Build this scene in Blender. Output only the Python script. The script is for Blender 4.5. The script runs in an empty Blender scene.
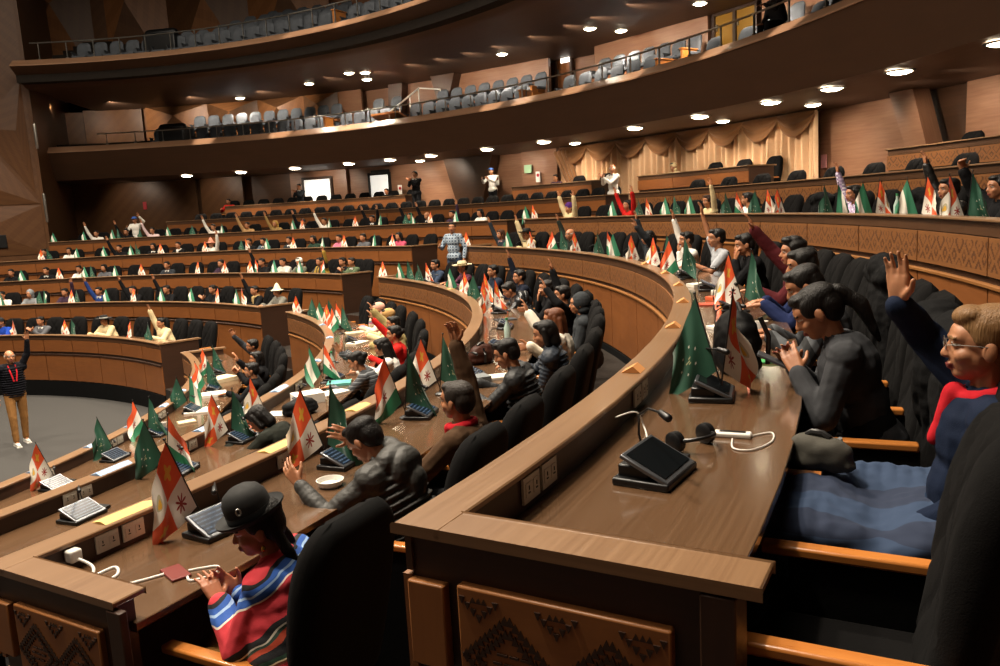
import bpy, bmesh, math, random
from mathutils import Vector, Matrix, noise, Euler
rnd = random.Random(7)
PI = math.pi
COL = bpy.context.scene.collection
# ---------------------------------------------------------------- survey of the hall (metres, camera stands at x=y=0)
CX, CY = -13.197, 9.159          # centre of the curved rows
R0, PITCH, STEP = 14.881, 1.9986, .4922
ZC = 3.583                       # eye height above the main floor
F, TH, ROLL = 790.4, math.radians(8.7856), math.radians(3.1152)
def Rk(k): return R0 + PITCH*k
def capz(k): return ZC - .7144 + STEP*k - (.027*(k-1) if k > 1 else 0)
def floorz(k): return capz(k) - .9 if k > -4 else 0.0
def pol(r, deg, z=0.0):
    t = math.radians(deg)
    return Vector((CX + r*math.cos(t), CY + r*math.sin(t), z))
def view(p):
    X, Y, Z = p[0], p[1], p[2]-ZC
    d = Y*math.cos(TH) - Z*math.sin(TH); v = -(Z*math.cos(TH) + Y*math.sin(TH))
    if d < .2: return None
    px, py = F*X/d, F*v/d
    c, s = math.cos(ROLL), math.sin(ROLL)
    return 500 + c*px + s*py, 333 - s*px + c*py, d
def bearing(x, r, z, lo=-31, hi=115):
    """angle on the ring of radius r at height z that lies in the direction of column x of the photograph"""
    best = None; prev = None; n = 1460
    for i in range(n+1):
        t = lo + (hi-lo)*i/n
        v = view(pol(r, t, z))
        if v is None: prev = None; continue
        if prev is not None and (prev[0]-x)*(v[0]-x) <= 0 and prev[0] != v[0]:
            best = prev[1] + (t-prev[1])*(prev[0]-x)/(prev[0]-v[0])
        prev = (v[0], t)
    return best
def facing(deg): return math.radians(deg + 90)     # +Y of a thing looks at the centre of the hall

# ---------------------------------------------------------------- bookkeeping
def tag(o, label=None, cat=None, group=None, kind=None):
    if label: o['label'] = label
    if cat: o['category'] = cat
    if group: o['group'] = group
    if kind: o['kind'] = kind
    return o
def empty(name, loc=(0,0,0), rz=0, label=None, cat=None, group=None):
    o = bpy.data.objects.new(name, None); o.empty_display_size = .1
    COL.objects.link(o); o.location = loc; o.rotation_euler = (0, 0, rz)
    return tag(o, label, cat, group)
def kids(o): return list(o.children)
def copy_tree(o, loc=None, rz=None, parent=None):
    c = o.copy(); COL.objects.link(c)
    if parent: c.parent = parent
    if loc is not None: c.location = loc
    if rz is not None: c.rotation_euler = (0, 0, rz)
    for ch in kids(o): copy_tree(ch, parent=c)
    return c
def recolour(root, name, mat):
    for ch in kids(root):
        if ch.name.split('.')[0] == name and ch.type == 'MESH':
            ch.material_slots[0].link = 'OBJECT'; ch.material_slots[0].material = mat

# ---------------------------------------------------------------- materials
MATS = {}
def lin(c):
    return tuple(((v/12.92) if v <= .04045 else ((v+.055)/1.055)**2.4) for v in c)
def hexc(h): return lin(tuple(int(h[i:i+2], 16)/255 for i in (0, 2, 4)))
class NT:
    def __init__(s, name):
        s.m = bpy.data.materials.new(name); s.m.use_nodes = True
        s.t = s.m.node_tree; s.b = s.t.nodes['Principled BSDF']
    def n(s, typ, **kw):
        o = s.t.nodes.new(typ)
        for k, v in kw.items(): setattr(o, k, v)
        return o
    def l(s, a, b): s.t.links.new(a, b)
    def math(s, op, a, b=None, c=None):
        o = s.n('ShaderNodeMath', operation=op)
        for i, v in enumerate((a, b, c)):
            if v is None: continue
            if isinstance(v, (int, float)): o.inputs[i].default_value = v
            else: s.l(v, o.inputs[i])
        return o.outputs[0]
    def mix(s, f, a, b):
        o = s.n('ShaderNodeMix', data_type='RGBA')
        for i, v in ((0, f), (6, a), (7, b)):
            if isinstance(v, (int, float)): o.inputs[i].default_value = v
            elif isinstance(v, tuple): o.inputs[i].default_value = (*v[:3], 1)
            else: s.l(v, o.inputs[i])
        return o.outputs[2]
    def noise(s, vec, scale, detail=3, rough=.55):
        o = s.n('ShaderNodeTexNoise'); o.inputs['Scale'].default_value = scale
        o.inputs['Detail'].default_value = detail; o.inputs['Roughness'].default_value = rough
        if vec is not None: s.l(vec, o.inputs['Vector'])
        return o.outputs['Fac']
    def mapped(s, out, sc):
        t = s.n('ShaderNodeTexCoord'); m = s.n('ShaderNodeMapping'); m.inputs['Scale'].default_value = sc
        s.l(t.outputs[out], m.inputs[0]); return m.outputs[0]
    def bump(s, h, st, dist=.01):
        o = s.n('ShaderNodeBump'); o.inputs['Strength'].default_value = st; o.inputs['Distance'].default_value = dist
        s.l(h, o.inputs['Height']); s.l(o.outputs[0], s.b.inputs['Normal'])
    def set(s, **kw):
        for k, v in kw.items():
            s.b.inputs[k.replace('_', ' ')].default_value = v
        return s
def flat(name, h, rough=.5, metal=0, spec=None):
    key = ('flat', name)
    if key in MATS: return MATS[key]
    t = NT(name); t.b.inputs['Base Color'].default_value = (*hexc(h), 1)
    t.b.inputs['Roughness'].default_value = rough; t.b.inputs['Metallic'].default_value = metal
    if spec is not None: t.b.inputs['Specular IOR Level'].default_value = spec
    nz = t.noise(t.mapped('Object', (1, 1, 1)), 40, 2)
    t.l(t.math('MULTIPLY_ADD', nz, .12, rough-.06), t.b.inputs['Roughness'])
    MATS[key] = t.m; return t.m
def wood(name, a, b, rough=.4, sc=(1.2, 22, 1), bump=.15, coat=0, coord='UV', big=.35):
    key = ('wood', name)
    if key in MATS: return MATS[key]
    t = NT(name); v = t.mapped(coord, sc)
    n1 = t.noise(v, 3, 6, .6); n2 = t.noise(t.mapped(coord, (.6, 1.6, .6)), 1.6, 2)
    f = t.math('ADD', t.math('MULTIPLY_ADD', n1, .95, -.1), t.math('MULTIPLY_ADD', n2, big*2, -big))
    cl = t.n('ShaderNodeClamp'); t.l(f, cl.inputs[0])
    t.l(t.mix(cl.outputs[0], hexc(a), hexc(b)), t.b.inputs['Base Color'])
    t.l(t.math('MULTIPLY_ADD', n1, .2, rough-.1), t.b.inputs['Roughness'])
    t.b.inputs['Coat Weight'].default_value = coat; t.b.inputs['Coat Roughness'].default_value = .12
    t.bump(n1, bump, .002)
    MATS[key] = t.m; return t.m
def cloth(name, h, rough=.9, scale=260, st=.25, sheen=.0, vary=.25):
    key = ('cloth', name)
    if key in MATS: return MATS[key]
    t = NT(name); o = t.mapped('Object', (1, 1, 1))
    n1 = t.noise(o, scale, 2); n2 = t.noise(o, 9, 3)
    c = hexc(h); d = tuple(x*(1-vary) for x in c); e = tuple(min(1, x*(1+vary)) for x in c)
    t.l(t.mix(n2, d, e), t.b.inputs['Base Color'])
    t.b.inputs['Roughness'].default_value = rough; t.b.inputs['Sheen Weight'].default_value = sheen
    t.b.inputs['Specular IOR Level'].default_value = .12
    t.bump(t.math('ADD', n1, t.math('MULTIPLY', n2, 4)), st, .004)
    MATS[key] = t.m; return t.m
def stripes(name, cols, axis, scale, rough=.85, tilt=0):
    """woven stripes that run across one axis of the garment"""
    key = ('str', name)
    if key in MATS: return MATS[key]
    t = NT(name); tc = t.n('ShaderNodeTexCoord'); mp = t.n('ShaderNodeMapping')
    mp.inputs['Rotation'].default_value = (tilt, 0, 0) if axis != 0 else (0, tilt, 0)
    t.l(tc.outputs['Object'], mp.inputs[0])
    sx = t.n('ShaderNodeSeparateXYZ'); t.l(mp.outputs[0], sx.inputs[0])
    wob = t.noise(tc.outputs['Object'], 5, 2)
    v = t.math('FRACT', t.math('ADD', t.math('MULTIPLY', sx.outputs[axis], scale), t.math('MULTIPLY', wob, .25)))
    r = t.n('ShaderNodeValToRGB'); r.color_ramp.interpolation = 'CONSTANT'
    el = r.color_ramp.elements; n = len(cols)
    tot = sum(w for _, w in cols); acc = 0
    for i, (c, w) in enumerate(cols):
        if i < 2: e = el[i]; e.position = acc/tot
        else: e = el.new(acc/tot)
        e.color = (*hexc(c), 1); acc += w
    t.l(v, r.inputs[0]); t.l(r.outputs[0], t.b.inputs['Base Color'])
    t.b.inputs['Roughness'].default_value = rough
    t.bump(t.noise(tc.outputs['Object'], 200, 2), .3, .003)
    MATS[key] = t.m; return t.m
def plaid(name, a, b, c, scale=9):
    key = ('plaid', name)
    if key in MATS: return MATS[key]
    t = NT(name); tc = t.n('ShaderNodeTexCoord'); sx = t.n('ShaderNodeSeparateXYZ'); t.l(tc.outputs['Object'], sx.inputs[0])
    fx = t.math('GREATER_THAN', t.math('FRACT', t.math('MULTIPLY', sx.outputs[0], scale)), .55)
    fz = t.math('GREATER_THAN', t.math('FRACT', t.math('MULTIPLY', sx.outputs[2], scale)), .55)
    m1 = t.mix(t.math('MULTIPLY', t.math('ADD', fx, fz), .5), hexc(a), hexc(b))
    m2 = t.mix(t.math('MULTIPLY', fx, fz), m1, hexc(c))
    t.l(m2, t.b.inputs['Base Color']); t.b.inputs['Roughness'].default_value = .9
    MATS[key] = t.m; return t.m
def emit(name, h, st, base='ffffff'):
    key = ('emit', name)
    if key in MATS: return MATS[key]
    t = NT(name); t.b.inputs['Base Color'].default_value = (*hexc(base), 1)
    t.b.inputs['Emission Color'].default_value = (*hexc(h), 1); t.b.inputs['Emission Strength'].default_value = st
    MATS[key] = t.m; return t.m
def carved_mat():
    """orange-brown board with a carved Andean lattice of stepped lozenges: relief plus the dark stain in the grooves"""
    t = NT('carved_wood'); uv = t.n('ShaderNodeTexCoord').outputs['UV']; s = t.n('ShaderNodeSeparateXYZ'); t.l(uv, s.inputs[0])
    def tri(x, p):
        fr = t.math('FRACT', t.math('DIVIDE', x, p)); return t.math('ABSOLUTE', t.math('SUBTRACT', fr, .5))
    q = 60.0
    ux = t.math('DIVIDE', t.math('FLOOR', t.math('MULTIPLY', s.outputs[0], q)), q)
    uy = t.math('DIVIDE', t.math('FLOOR', t.math('MULTIPLY', s.outputs[1], q)), q)
    a = t.math('ADD', tri(ux, .19), tri(uy, .19))
    ring = t.math('LESS_THAN', t.math('ABSOLUTE', t.math('SUBTRACT', t.math('FRACT', t.math('MULTIPLY', a, 2.5)), .5)), .17)
    lim = t.math('MULTIPLY', t.math('GREATER_THAN', s.outputs[1], .03), t.math('LESS_THAN', s.outputs[1], .225))
    g = t.math('MULTIPLY', ring, lim)
    n1 = t.noise(t.mapped('UV', (1.2, 20, 1)), 3, 5)
    base = t.mix(n1, hexc('643e1f'), hexc('8c5a2f'))
    t.l(t.mix(t.math('MULTIPLY', g, .85), base, hexc('4a2a14')), t.b.inputs['Base Color'])  # groove shadow and stain, both put into the colour as darker brown
    t.b.inputs['Roughness'].default_value = .5
    t.bump(t.math('SUBTRACT', 1.0, g), .8, .006)
    return t.m
def carpet_mat():
    t = NT('grey_carpet'); o = t.mapped('Object', (1, 1, 1))
    n1 = t.noise(o, 130, 3); n2 = t.noise(o, 5, 3)
    c = t.mix(n1, hexc('1a1918'), hexc('403e3b')); t.l(t.mix(t.math('MULTIPLY', n2, .5), c, hexc('2e2c2a')), t.b.inputs['Base Color'])
    t.b.inputs['Roughness'].default_value = .95; t.bump(n1, .5, .006)
    return t.m
def herring_mat(name, a, b):
    """diagonal veneer stripes"""
    t = NT(name); tc = t.n('ShaderNodeTexCoord').outputs['UV']
    mp = t.n('ShaderNodeMapping'); mp.inputs['Rotation'].default_value = (0, 0, math.radians(45)); t.l(tc, mp.inputs[0])
    s = t.n('ShaderNodeSeparateXYZ'); t.l(mp.outputs[0], s.inputs[0])
    st = t.math('FRACT', t.math('MULTIPLY', s.outputs[0], 3.2))
    m2 = t.n('ShaderNodeMapping'); m2.inputs['Scale'].default_value = (2, 30, 1); t.l(mp.outputs[0], m2.inputs[0])
    n = t.noise(m2.outputs[0], 1, 5)
    f = t.math('ADD', t.math('MULTIPLY', t.math('GREATER_THAN', st, .5), .16), t.math('MULTIPLY', n, .8))
    t.l(t.mix(f, hexc(a), hexc(b)), t.b.inputs['Base Color']); t.b.inputs['Roughness'].default_value = .42
    t.b.inputs['Specular IOR Level'].default_value = .3
    return t.m
M = {}
M['cap'] = wood('cap_wood', '6b4e36', '93714f', .34, (.6, 26, 1), .04, .25)
M['desktop'] = wood('desktop_wood', '4a3524', '6e523a', .2, (.5, 26, 1), .012, .6)
M['frame'] = wood('dark_frame_wood', '2a1a0f', '44291a', .45, (1.0, 18, 1), .1)
M['band'] = wood('band_wood', '3c2616', '5c3d25', .45, (1.0, 18, 1), .1)
M['panel'] = wood('panel_wood', '6c3f1f', '8f572b', .42, (1.4, 9, 1), .06)
M['end'] = wood('end_board_wood', '84522a', 'a66c38', .45, (1.4, 9, 1), .06)
M['rail'] = wood('rail_wood', '7a4d28', '9c6c3c', .35, (1.0, 14, 1), .05)
M['arm'] = wood('armrest_wood', 'a86228', 'd08a45', .3, (1.2, 14, 1), .05, .3)
M['carved'] = carved_mat()
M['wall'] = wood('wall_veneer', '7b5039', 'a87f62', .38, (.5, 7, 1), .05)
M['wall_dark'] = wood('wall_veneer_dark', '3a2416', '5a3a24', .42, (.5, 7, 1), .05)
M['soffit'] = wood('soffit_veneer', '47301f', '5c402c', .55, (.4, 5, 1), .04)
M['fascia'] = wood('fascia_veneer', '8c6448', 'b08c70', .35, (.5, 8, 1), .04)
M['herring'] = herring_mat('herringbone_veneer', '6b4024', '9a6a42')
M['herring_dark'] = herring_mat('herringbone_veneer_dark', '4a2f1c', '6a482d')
M['carpet'] = carpet_mat()
M['dark_carpet'] = cloth('dark_carpet', '2b2622', .95, 150, .4)
M['black'] = flat('black_plastic', '0d0d0e', .4)
M['grey_plastic'] = flat('grey_plastic', '3c3e42', .4)
M['seat_black'] = cloth('black_upholstery', '0d0c0c', .95, 240, .3, .0)
M['seat_shell'] = cloth('black_seat_shell', '0a0a0a', .85, 200, .15, .0)
M['seat_grey'] = cloth('grey_upholstery', '565a60', .9, 200, .3)
M['metal'] = flat('brushed_metal', 'a8a49c', .3, .9)
M['white'] = flat('white_plastic', 'dedad2', .45)
M['paper'] = flat('white_paper', 'e8e4da', .8)
M['socket'] = flat('socket_plate', 'b9b3a6', .5)
M['lamp'] = emit('lamp_disc', 'fff0cf', 26)
M['doorlight'] = emit('lit_room_beyond', 'f1ece0', .75)
M['ceiling'] = flat('dark_ceiling', '1c1410', .8)

# ---------------------------------------------------------------- mesh collector
class MB:
    def __init__(s): s.v = []; s.f = []; s.uv = []; s.mi = []
    def quad(s, pts, uvs=None, mi=0):
        n = len(s.v); s.v += [tuple(p) for p in pts]; s.f.append(tuple(range(n, n+len(pts))))
        s.uv.append(uvs or [(0, 0)]*len(pts)); s.mi.append(mi)
    def box(s, c, size, R=None, mi=0, taper=None):
        c = Vector(c); hx, hy, hz = size[0]/2, size[1]/2, size[2]/2; R = R or Matrix.Identity(3)
        P = []
        for z in (-1, 1):
            for x, y in ((-1, -1), (1, -1), (1, 1), (-1, 1)):
                k = taper if (taper and z > 0) else 1
                P.append(c + R @ Vector((x*hx*k, y*hy*k, z*hz)))
        n = len(s.v); s.v += [tuple(p) for p in P]
        ax = [size[0], size[1], size[2]]
        for f, (a, b) in (((3, 2, 1, 0), (0, 1)), ((4, 5, 6, 7), (0, 1)), ((0, 1, 5, 4), (0, 2)), ((1, 2, 6, 5), (1, 2)), ((2, 3, 7, 6), (0, 2)), ((3, 0, 4, 7), (1, 2))):
            s.f.append(tuple(n+i for i in f)); u, w = ax[a], ax[b]
            q = [(0, 0), (u, 0), (u, w), (0, w)]
            if w > u: q = [(y_, x_) for x_, y_ in q]
            o = (c[0]*.7+c[2], c[1]*.3)
            s.uv.append([(x_+o[0], y_+o[1]) for x_, y_ in q]); s.mi.append(mi)
        return s
    def arc(s, prof, a0, a1, n=None, mi=0, caps=True):
        """closed profile [(r, z)...] swept round the hall's centre from a0 to a1 degrees; u follows the arc, v the profile"""
        rm = sum(p[0] for p in prof)/len(prof)
        n = n or max(2, int(abs(a1-a0)/1.6)); m = len(prof); base = len(s.v)
        L = [0]
        for i in range(m):
            a, b = prof[i], prof[(i+1) % m]; L.append(L[-1] + math.hypot(a[0]-b[0], a[1]-b[1]))
        for i in range(n+1):
            t = a0 + (a1-a0)*i/n
            for r, z in prof: s.v.append(tuple(pol(r, t, z)))
        for i in range(n):
            u0 = math.radians(a0+(a1-a0)*i/n)*rm; u1 = math.radians(a0+(a1-a0)*(i+1)/n)*rm
            for j in range(m):
                k = (j+1) % m
                s.f.append((base+i*m+j, base+(i+1)*m+j, base+(i+1)*m+k, base+i*m+k))
                s.uv.append([(u0, L[j]), (u1, L[j]), (u1, L[j+1]), (u0, L[j+1])]); s.mi.append(mi)
        if caps:
            for i, fl in ((0, 1), (n, 0)):
                f = [base+i*m+j for j in range(m)]; uv = [(p[0], p[1]) for p in prof]
                if fl: f.reverse(); uv.reverse()
                s.f.append(tuple(f)); s.uv.append(uv); s.mi.append(mi)
        return s
    def tube(s, pts, r, seg=8, mi=0, closed=False):
        pts = [Vector(p) for p in pts]; n = len(pts); base = len(s.v); m = seg
        for i, p in enumerate(pts):
            d = (pts[min(i+1, n-1)] - pts[max(i-1, 0)]).normalized()
            up = Vector((0, 0, 1)) if abs(d.z) < .9 else Vector((1, 0, 0))
            a = d.cross(up).normalized(); b = d.cross(a)
            rr = r[i] if isinstance(r, (list, tuple)) else r
            for j in range(m):
                t = 2*PI*j/m; s.v.append(tuple(p + (a*math.cos(t)+b*math.sin(t))*rr))
        for i in range(n-1):
            for j in range(m):
                k = (j+1) % m
                s.f.append((base+i*m+j, base+i*m+k, base+(i+1)*m+k, base+(i+1)*m+j)); s.uv.append([(0, 0)]*4); s.mi.append(mi)
        s.f.append(tuple(base+j for j in reversed(range(m)))); s.uv.append([(0, 0)]*m); s.mi.append(mi)
        s.f.append(tuple(base+(n-1)*m+j for j in range(m))); s.uv.append([(0, 0)]*m); s.mi.append(mi)
        return s
    def lathe(s, prof, c=(0, 0, 0), seg=20, R=None, mi=0, sx=1, sy=1):
        c = Vector(c); R = R or Matrix.Identity(3); base = len(s.v); m = seg
        for r, z in prof:
            for j in range(m):
                t = 2*PI*j/m; s.v.append(tuple(c + R @ Vector((r*sx*math.cos(t), r*sy*math.sin(t), z))))
        for i in range(len(prof)-1):
            for j in range(m):
                k = (j+1) % m
                s.f.append((base+i*m+j, base+i*m+k, base+(i+1)*m+k, base+(i+1)*m+j)); s.uv.append([(0, 0)]*4); s.mi.append(mi)
        for i, rev in ((0, True), (len(prof)-1, False)):
            if prof[i][0] > 1e-4:
                f = [base+i*m+j for j in range(m)]
                if rev: f.reverse()
                s.f.append(tuple(f)); s.uv.append([(0, 0)]*m); s.mi.append(mi)
        return s
    def ell(s, c, rad, R=None, seg=14, rings=9, mi=0):
        pr = [(max(1e-5, math.sin(PI*i/rings)), -math.cos(PI*i/rings)) for i in range(rings+1)]
        c = Vector(c); R = R or Matrix.Identity(3); base = len(s.v); m = seg
        for r, z in pr:
            for j in range(m):
                t = 2*PI*j/m; s.v.append(tuple(c + R @ Vector((r*rad[0]*math.cos(t), r*rad[1]*math.sin(t), z*rad[2]))))
        for i in range(rings):
            for j in range(m):
                k = (j+1) % m
                s.f.append((base+i*m+j, base+i*m+k, base+(i+1)*m+k, base+(i+1)*m+j)); s.uv.append([(0, 0)]*4); s.mi.append(mi)
        return s
    def cap(s, p0, p1, r0, r1, seg=10, mi=0, flat=1.0):
        """a limb: tapered tube with rounded ends"""
        p0, p1 = Vector(p0), Vector(p1); d = p1-p0; L = d.length
        if L < 1e-6: return s.ell(p0, (r0, r0, r0), seg=seg, mi=mi)
        R = d.to_track_quat('Z', 'Y').to_matrix(); pr = []
        for i in range(5):
            t = PI/2*(1-i/4); pr.append((max(1e-5, r0*math.cos(t)), -r0*math.sin(t)))
        for i in range(5):
            t = PI/2*i/4; pr.append((max(1e-5, r1*math.cos(t)), L + r1*math.sin(t)))
        return s.lathe(pr, p0, seg, R, mi, 1, flat)
    def build(s, name, mats, parent=None, smooth=False, bevel=0, M4=None, angle=40):
        me = bpy.data.meshes.new(name)
        me.from_pydata(s.v, [], s.f)
        uvl = me.uv_layers.new(name='UVMap'); k = 0
        flatuv = [c for f in s.uv for p in f for c in p]
        uvl.data.foreach_set('uv', flatuv)
        mats = mats if isinstance(mats, (list, tuple)) else [mats]
        for m in mats: me.materials.append(m)
        if len(mats) > 1: me.polygons.foreach_set('material_index', s.mi)
        if M4 is not None: me.transform(M4)
        me.validate(); me.update()
        o = bpy.data.objects.new(name, me); COL.objects.link(o)
        if parent: o.parent = parent
        if bevel:
            b = o.modifiers.new('bevel', 'BEVEL'); b.width = bevel; b.segments = 2; b.limit_method = 'ANGLE'; b.angle_limit = math.radians(50)
            smooth = True
        if smooth:
            me.polygons.foreach_set('use_smooth', [True]*len(me.polygons))
            if angle: me.set_sharp_from_angle(angle=math.radians(angle))
        return o
def Rz(a): return Matrix.Rotation(a, 3, 'Z')
def Rx(a): return Matrix.Rotation(a, 3, 'X')
def Ry(a): return Matrix.Rotation(a, 3, 'Y')
def rect(r0, r1, z0, z1): return [(r0, z0), (r1, z0), (r1, z1), (r0, z1)]
def struct(o): o['kind'] = 'structure'; return o
# ================================================================ the hall
NEAR0, NEAR1 = -29.5, 32.6        # both ends of the rows of the block in front of the camera
FAR0 = 40.6                       # where the rows of the block across the aisle begin
def floors():
    m = MB(); m.box((-14, 6, -.15), (60, 60, .3)); struct(m.build('floor', M['carpet']))
    for k in range(-3, 4):
        r0, r1 = Rk(k)+.035, (Rk(k+1)+.035 if k < 3 else 27)
        m = MB(); m.arc(rect(r0, r1+.08, floorz(k)-.28, floorz(k)), -52, 112, 90)
        struct(m.build('floor', M['dark_carpet']))
        # a half step on each aisle
        for a0, a1 in ((NEAR1+.6, FAR0-.6), (-36.5, -30.6)):
            if k > -3 and a0 > 0:
                m = MB(); m.arc(rect(Rk(k)-.36, Rk(k)+.03, floorz(k-1)-.02, floorz(k-1)+STEP/2), a0, a1, 6)
                struct(m.build('floor', M['dark_carpet']))
    for a0, a1 in ((NEAR1+.2, FAR0-.2), (-52, NEAR0-.2)):            # risers in the aisles
        for k in range(-3, 4):
            m = MB(); m.arc(rect(Rk(k)+.03, Rk(k)+.06, floorz(k-1)-.1, floorz(k)-.005), a0, a1, 10)
            struct(m.build('trim_9', M['frame']))
floors()

def desk_row(k, a0, a1, npan, name_label, carved=True, end0=True, end1=True, wide=.84):
    R, z = Rk(k), capz(k); zb = floorz(k-1) if k > -3 else .0
    root = empty('curved_desk', pol(R, (a0+a1)/2, floorz(k)), 0, name_label, 'desk')
    T = Matrix.Translation(-Vector(root.location))
    def put(m, n, mat, **kw):
        return m.build(n, mat, root, M4=T, **kw)
    w0 = math.degrees(.12/R)
    m = MB(); m.arc([(R-.005, z-.02), (R+.125, z-.02), (R+.125, z-.004), (R+.121, z), (R, z), (R-.005, z-.005)], a0, a1)
    for a, s, on in ((a0, 1, end0), (a1, -1, end1)):
        if on: m.arc(rect(R+.12, R+wide, z-.02, z), a, a+s*w0, 2)
    put(m, 'cap_rail', M['cap'], bevel=.004)
    m = MB(); m.arc(rect(R+.035, R+.115, zb, z-.018), a0+.1, a1-.1)
    for a, s, on in ((a0+.08, 1, end0), (a1-.08, -1, end1)):
        if on: m.arc(rect(R+.035, R+wide-.05, floorz(k)-.02, z-.018), a, a+s*w0*.75, 2)
    put(m, 'frame', M['frame'])
    m = MB(); m.arc(rect(R+.022, R+.04, z-.115, z-.02), a0+.05, a1-.05); put(m, 'top_band', M['band'])
    m = MB(); m.arc([(R+.0, z-.45), (R+.036, z-.45), (R+.036, z-.425), (R+.01, z-.425), (R+.0, z-.432)], a0+.05, a1-.05); put(m, 'ledge_rail', M['rail'] if carved else M['frame'])
    st = (a1-a0)/npan; g = math.degrees(.011/R)
    plinth = .36 if k == -3 else .12
    m = MB(); m.arc(rect(R+.012, R+.036, zb, zb+plinth-.02), a0+.05, a1-.05); put(m, 'plinth', M['seat_shell'])
    for i in range(npan):
        b0, b1 = a0+st*i+g, a0+st*(i+1)-g
        m = MB(); p = rect(R+.012, R+.036, z-.375, z-.125); n = max(2, int((b1-b0)/1.2))
        # uv measured inside each panel so that the lattice sits centred on it
        m.arc(p, b0, b1, n)
        w = math.radians(b1-b0)*R; u0 = math.radians(b0)*R
        for fi in range(len(m.uv)):
            if fi < 4*n and fi % 4 == 3: m.uv[fi] = [(u-u0-w/2, v-.25-.024-.024) for u, v in m.uv[fi]]
            else: m.uv[fi] = [(u, -1) for u, v in m.uv[fi]]
        m.uv = [[(u, (.25-v) if v > -.5 else v) for u, v in f] for f in m.uv]
        put(m, 'carved_panel', M['carved'] if carved else M['panel'])
        m = MB(); m.arc(rect(R+.02, R+.036, zb+plinth, z-.452), b0, b1); put(m, 'lower_panel', M['panel'])
    m = MB(); m.arc(rect(R+.112, R+.74, z-.15, z-.12), a0+w0*.7, a1-w0*.7); put(m, 'desktop', M['desktop'], bevel=.003)
    m = MB(); m.arc(rect(R+.115, R+.2, z-.3, z-.15), a0+w0*.7, a1-w0*.7); put(m, 'cable_tray', M['black'])
    return root, put
ROWWORD = {-3: 'first', -2: 'second', -1: 'third', 0: 'fourth', 1: 'fifth', 2: 'sixth', 3: 'seventh'}
DESK = {}
NP = {-3: 8, -2: 9, -1: 11, 0: 12, 1: 14}
for k in (-3, -2, -1, 0, 1):
    a1 = {-3: 32.6, -2: 33.2, -1: 33.6, 0: 33.6, 1: 34.6}[k]
    DESK[k] = desk_row(k, {0: -29.75, -1: -29.5}.get(k, -29.5) if k < 1 else -33, a1, NP[k], f'long curved wooden desk of the {ROWWORD[k]} row from the floor, block nearer the camera', wide=.84 if k > -1 else .76)
# upper rows behind the near block
DESK[2] = desk_row(2, -30, 30.0, 13, 'long curved wooden desk of the sixth row, in front of the curtain')
# far block
FARL = {-3: 110, -2: 108, -1: 105, 0: 103, 1: bearing(48, Rk(1), capz(1)), 2: bearing(166, Rk(2), capz(2)), 3: bearing(224, Rk(3), capz(3))}
far_desk = {}
for k in (-3, -2, -1, 0, 1, 2, 3):
    a0 = {-3: 42.2, -2: 40.8, -1: 41, 0: 41.3, 1: 36.9, 2: 32.6, 3: bearing(405, Rk(3), capz(3))}[k]
    a1 = FARL[k]; n = max(3, round((a1-a0)/(5.8 if k == -3 else 5.0)))
    far_desk[k] = desk_row(k, a0, a1, n, f'long curved wooden desk of the {ROWWORD[k]} row from the floor, block across the aisle', carved=False)
# three short top desks
def th(x, k=3, dr=0): return bearing(x, Rk(k)+dr, capz(k))
desk_row(3, th(591), th(511), 3, 'short top-row desk left of the curtain', carved=False)
desk_row(3, th(748), th(637), 3, 'short top-row desk in front of the middle of the curtain', carved=False)
desk_row(3, -32, th(886), 9, 'top-row desk at the right edge, by the slanted pier')

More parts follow.
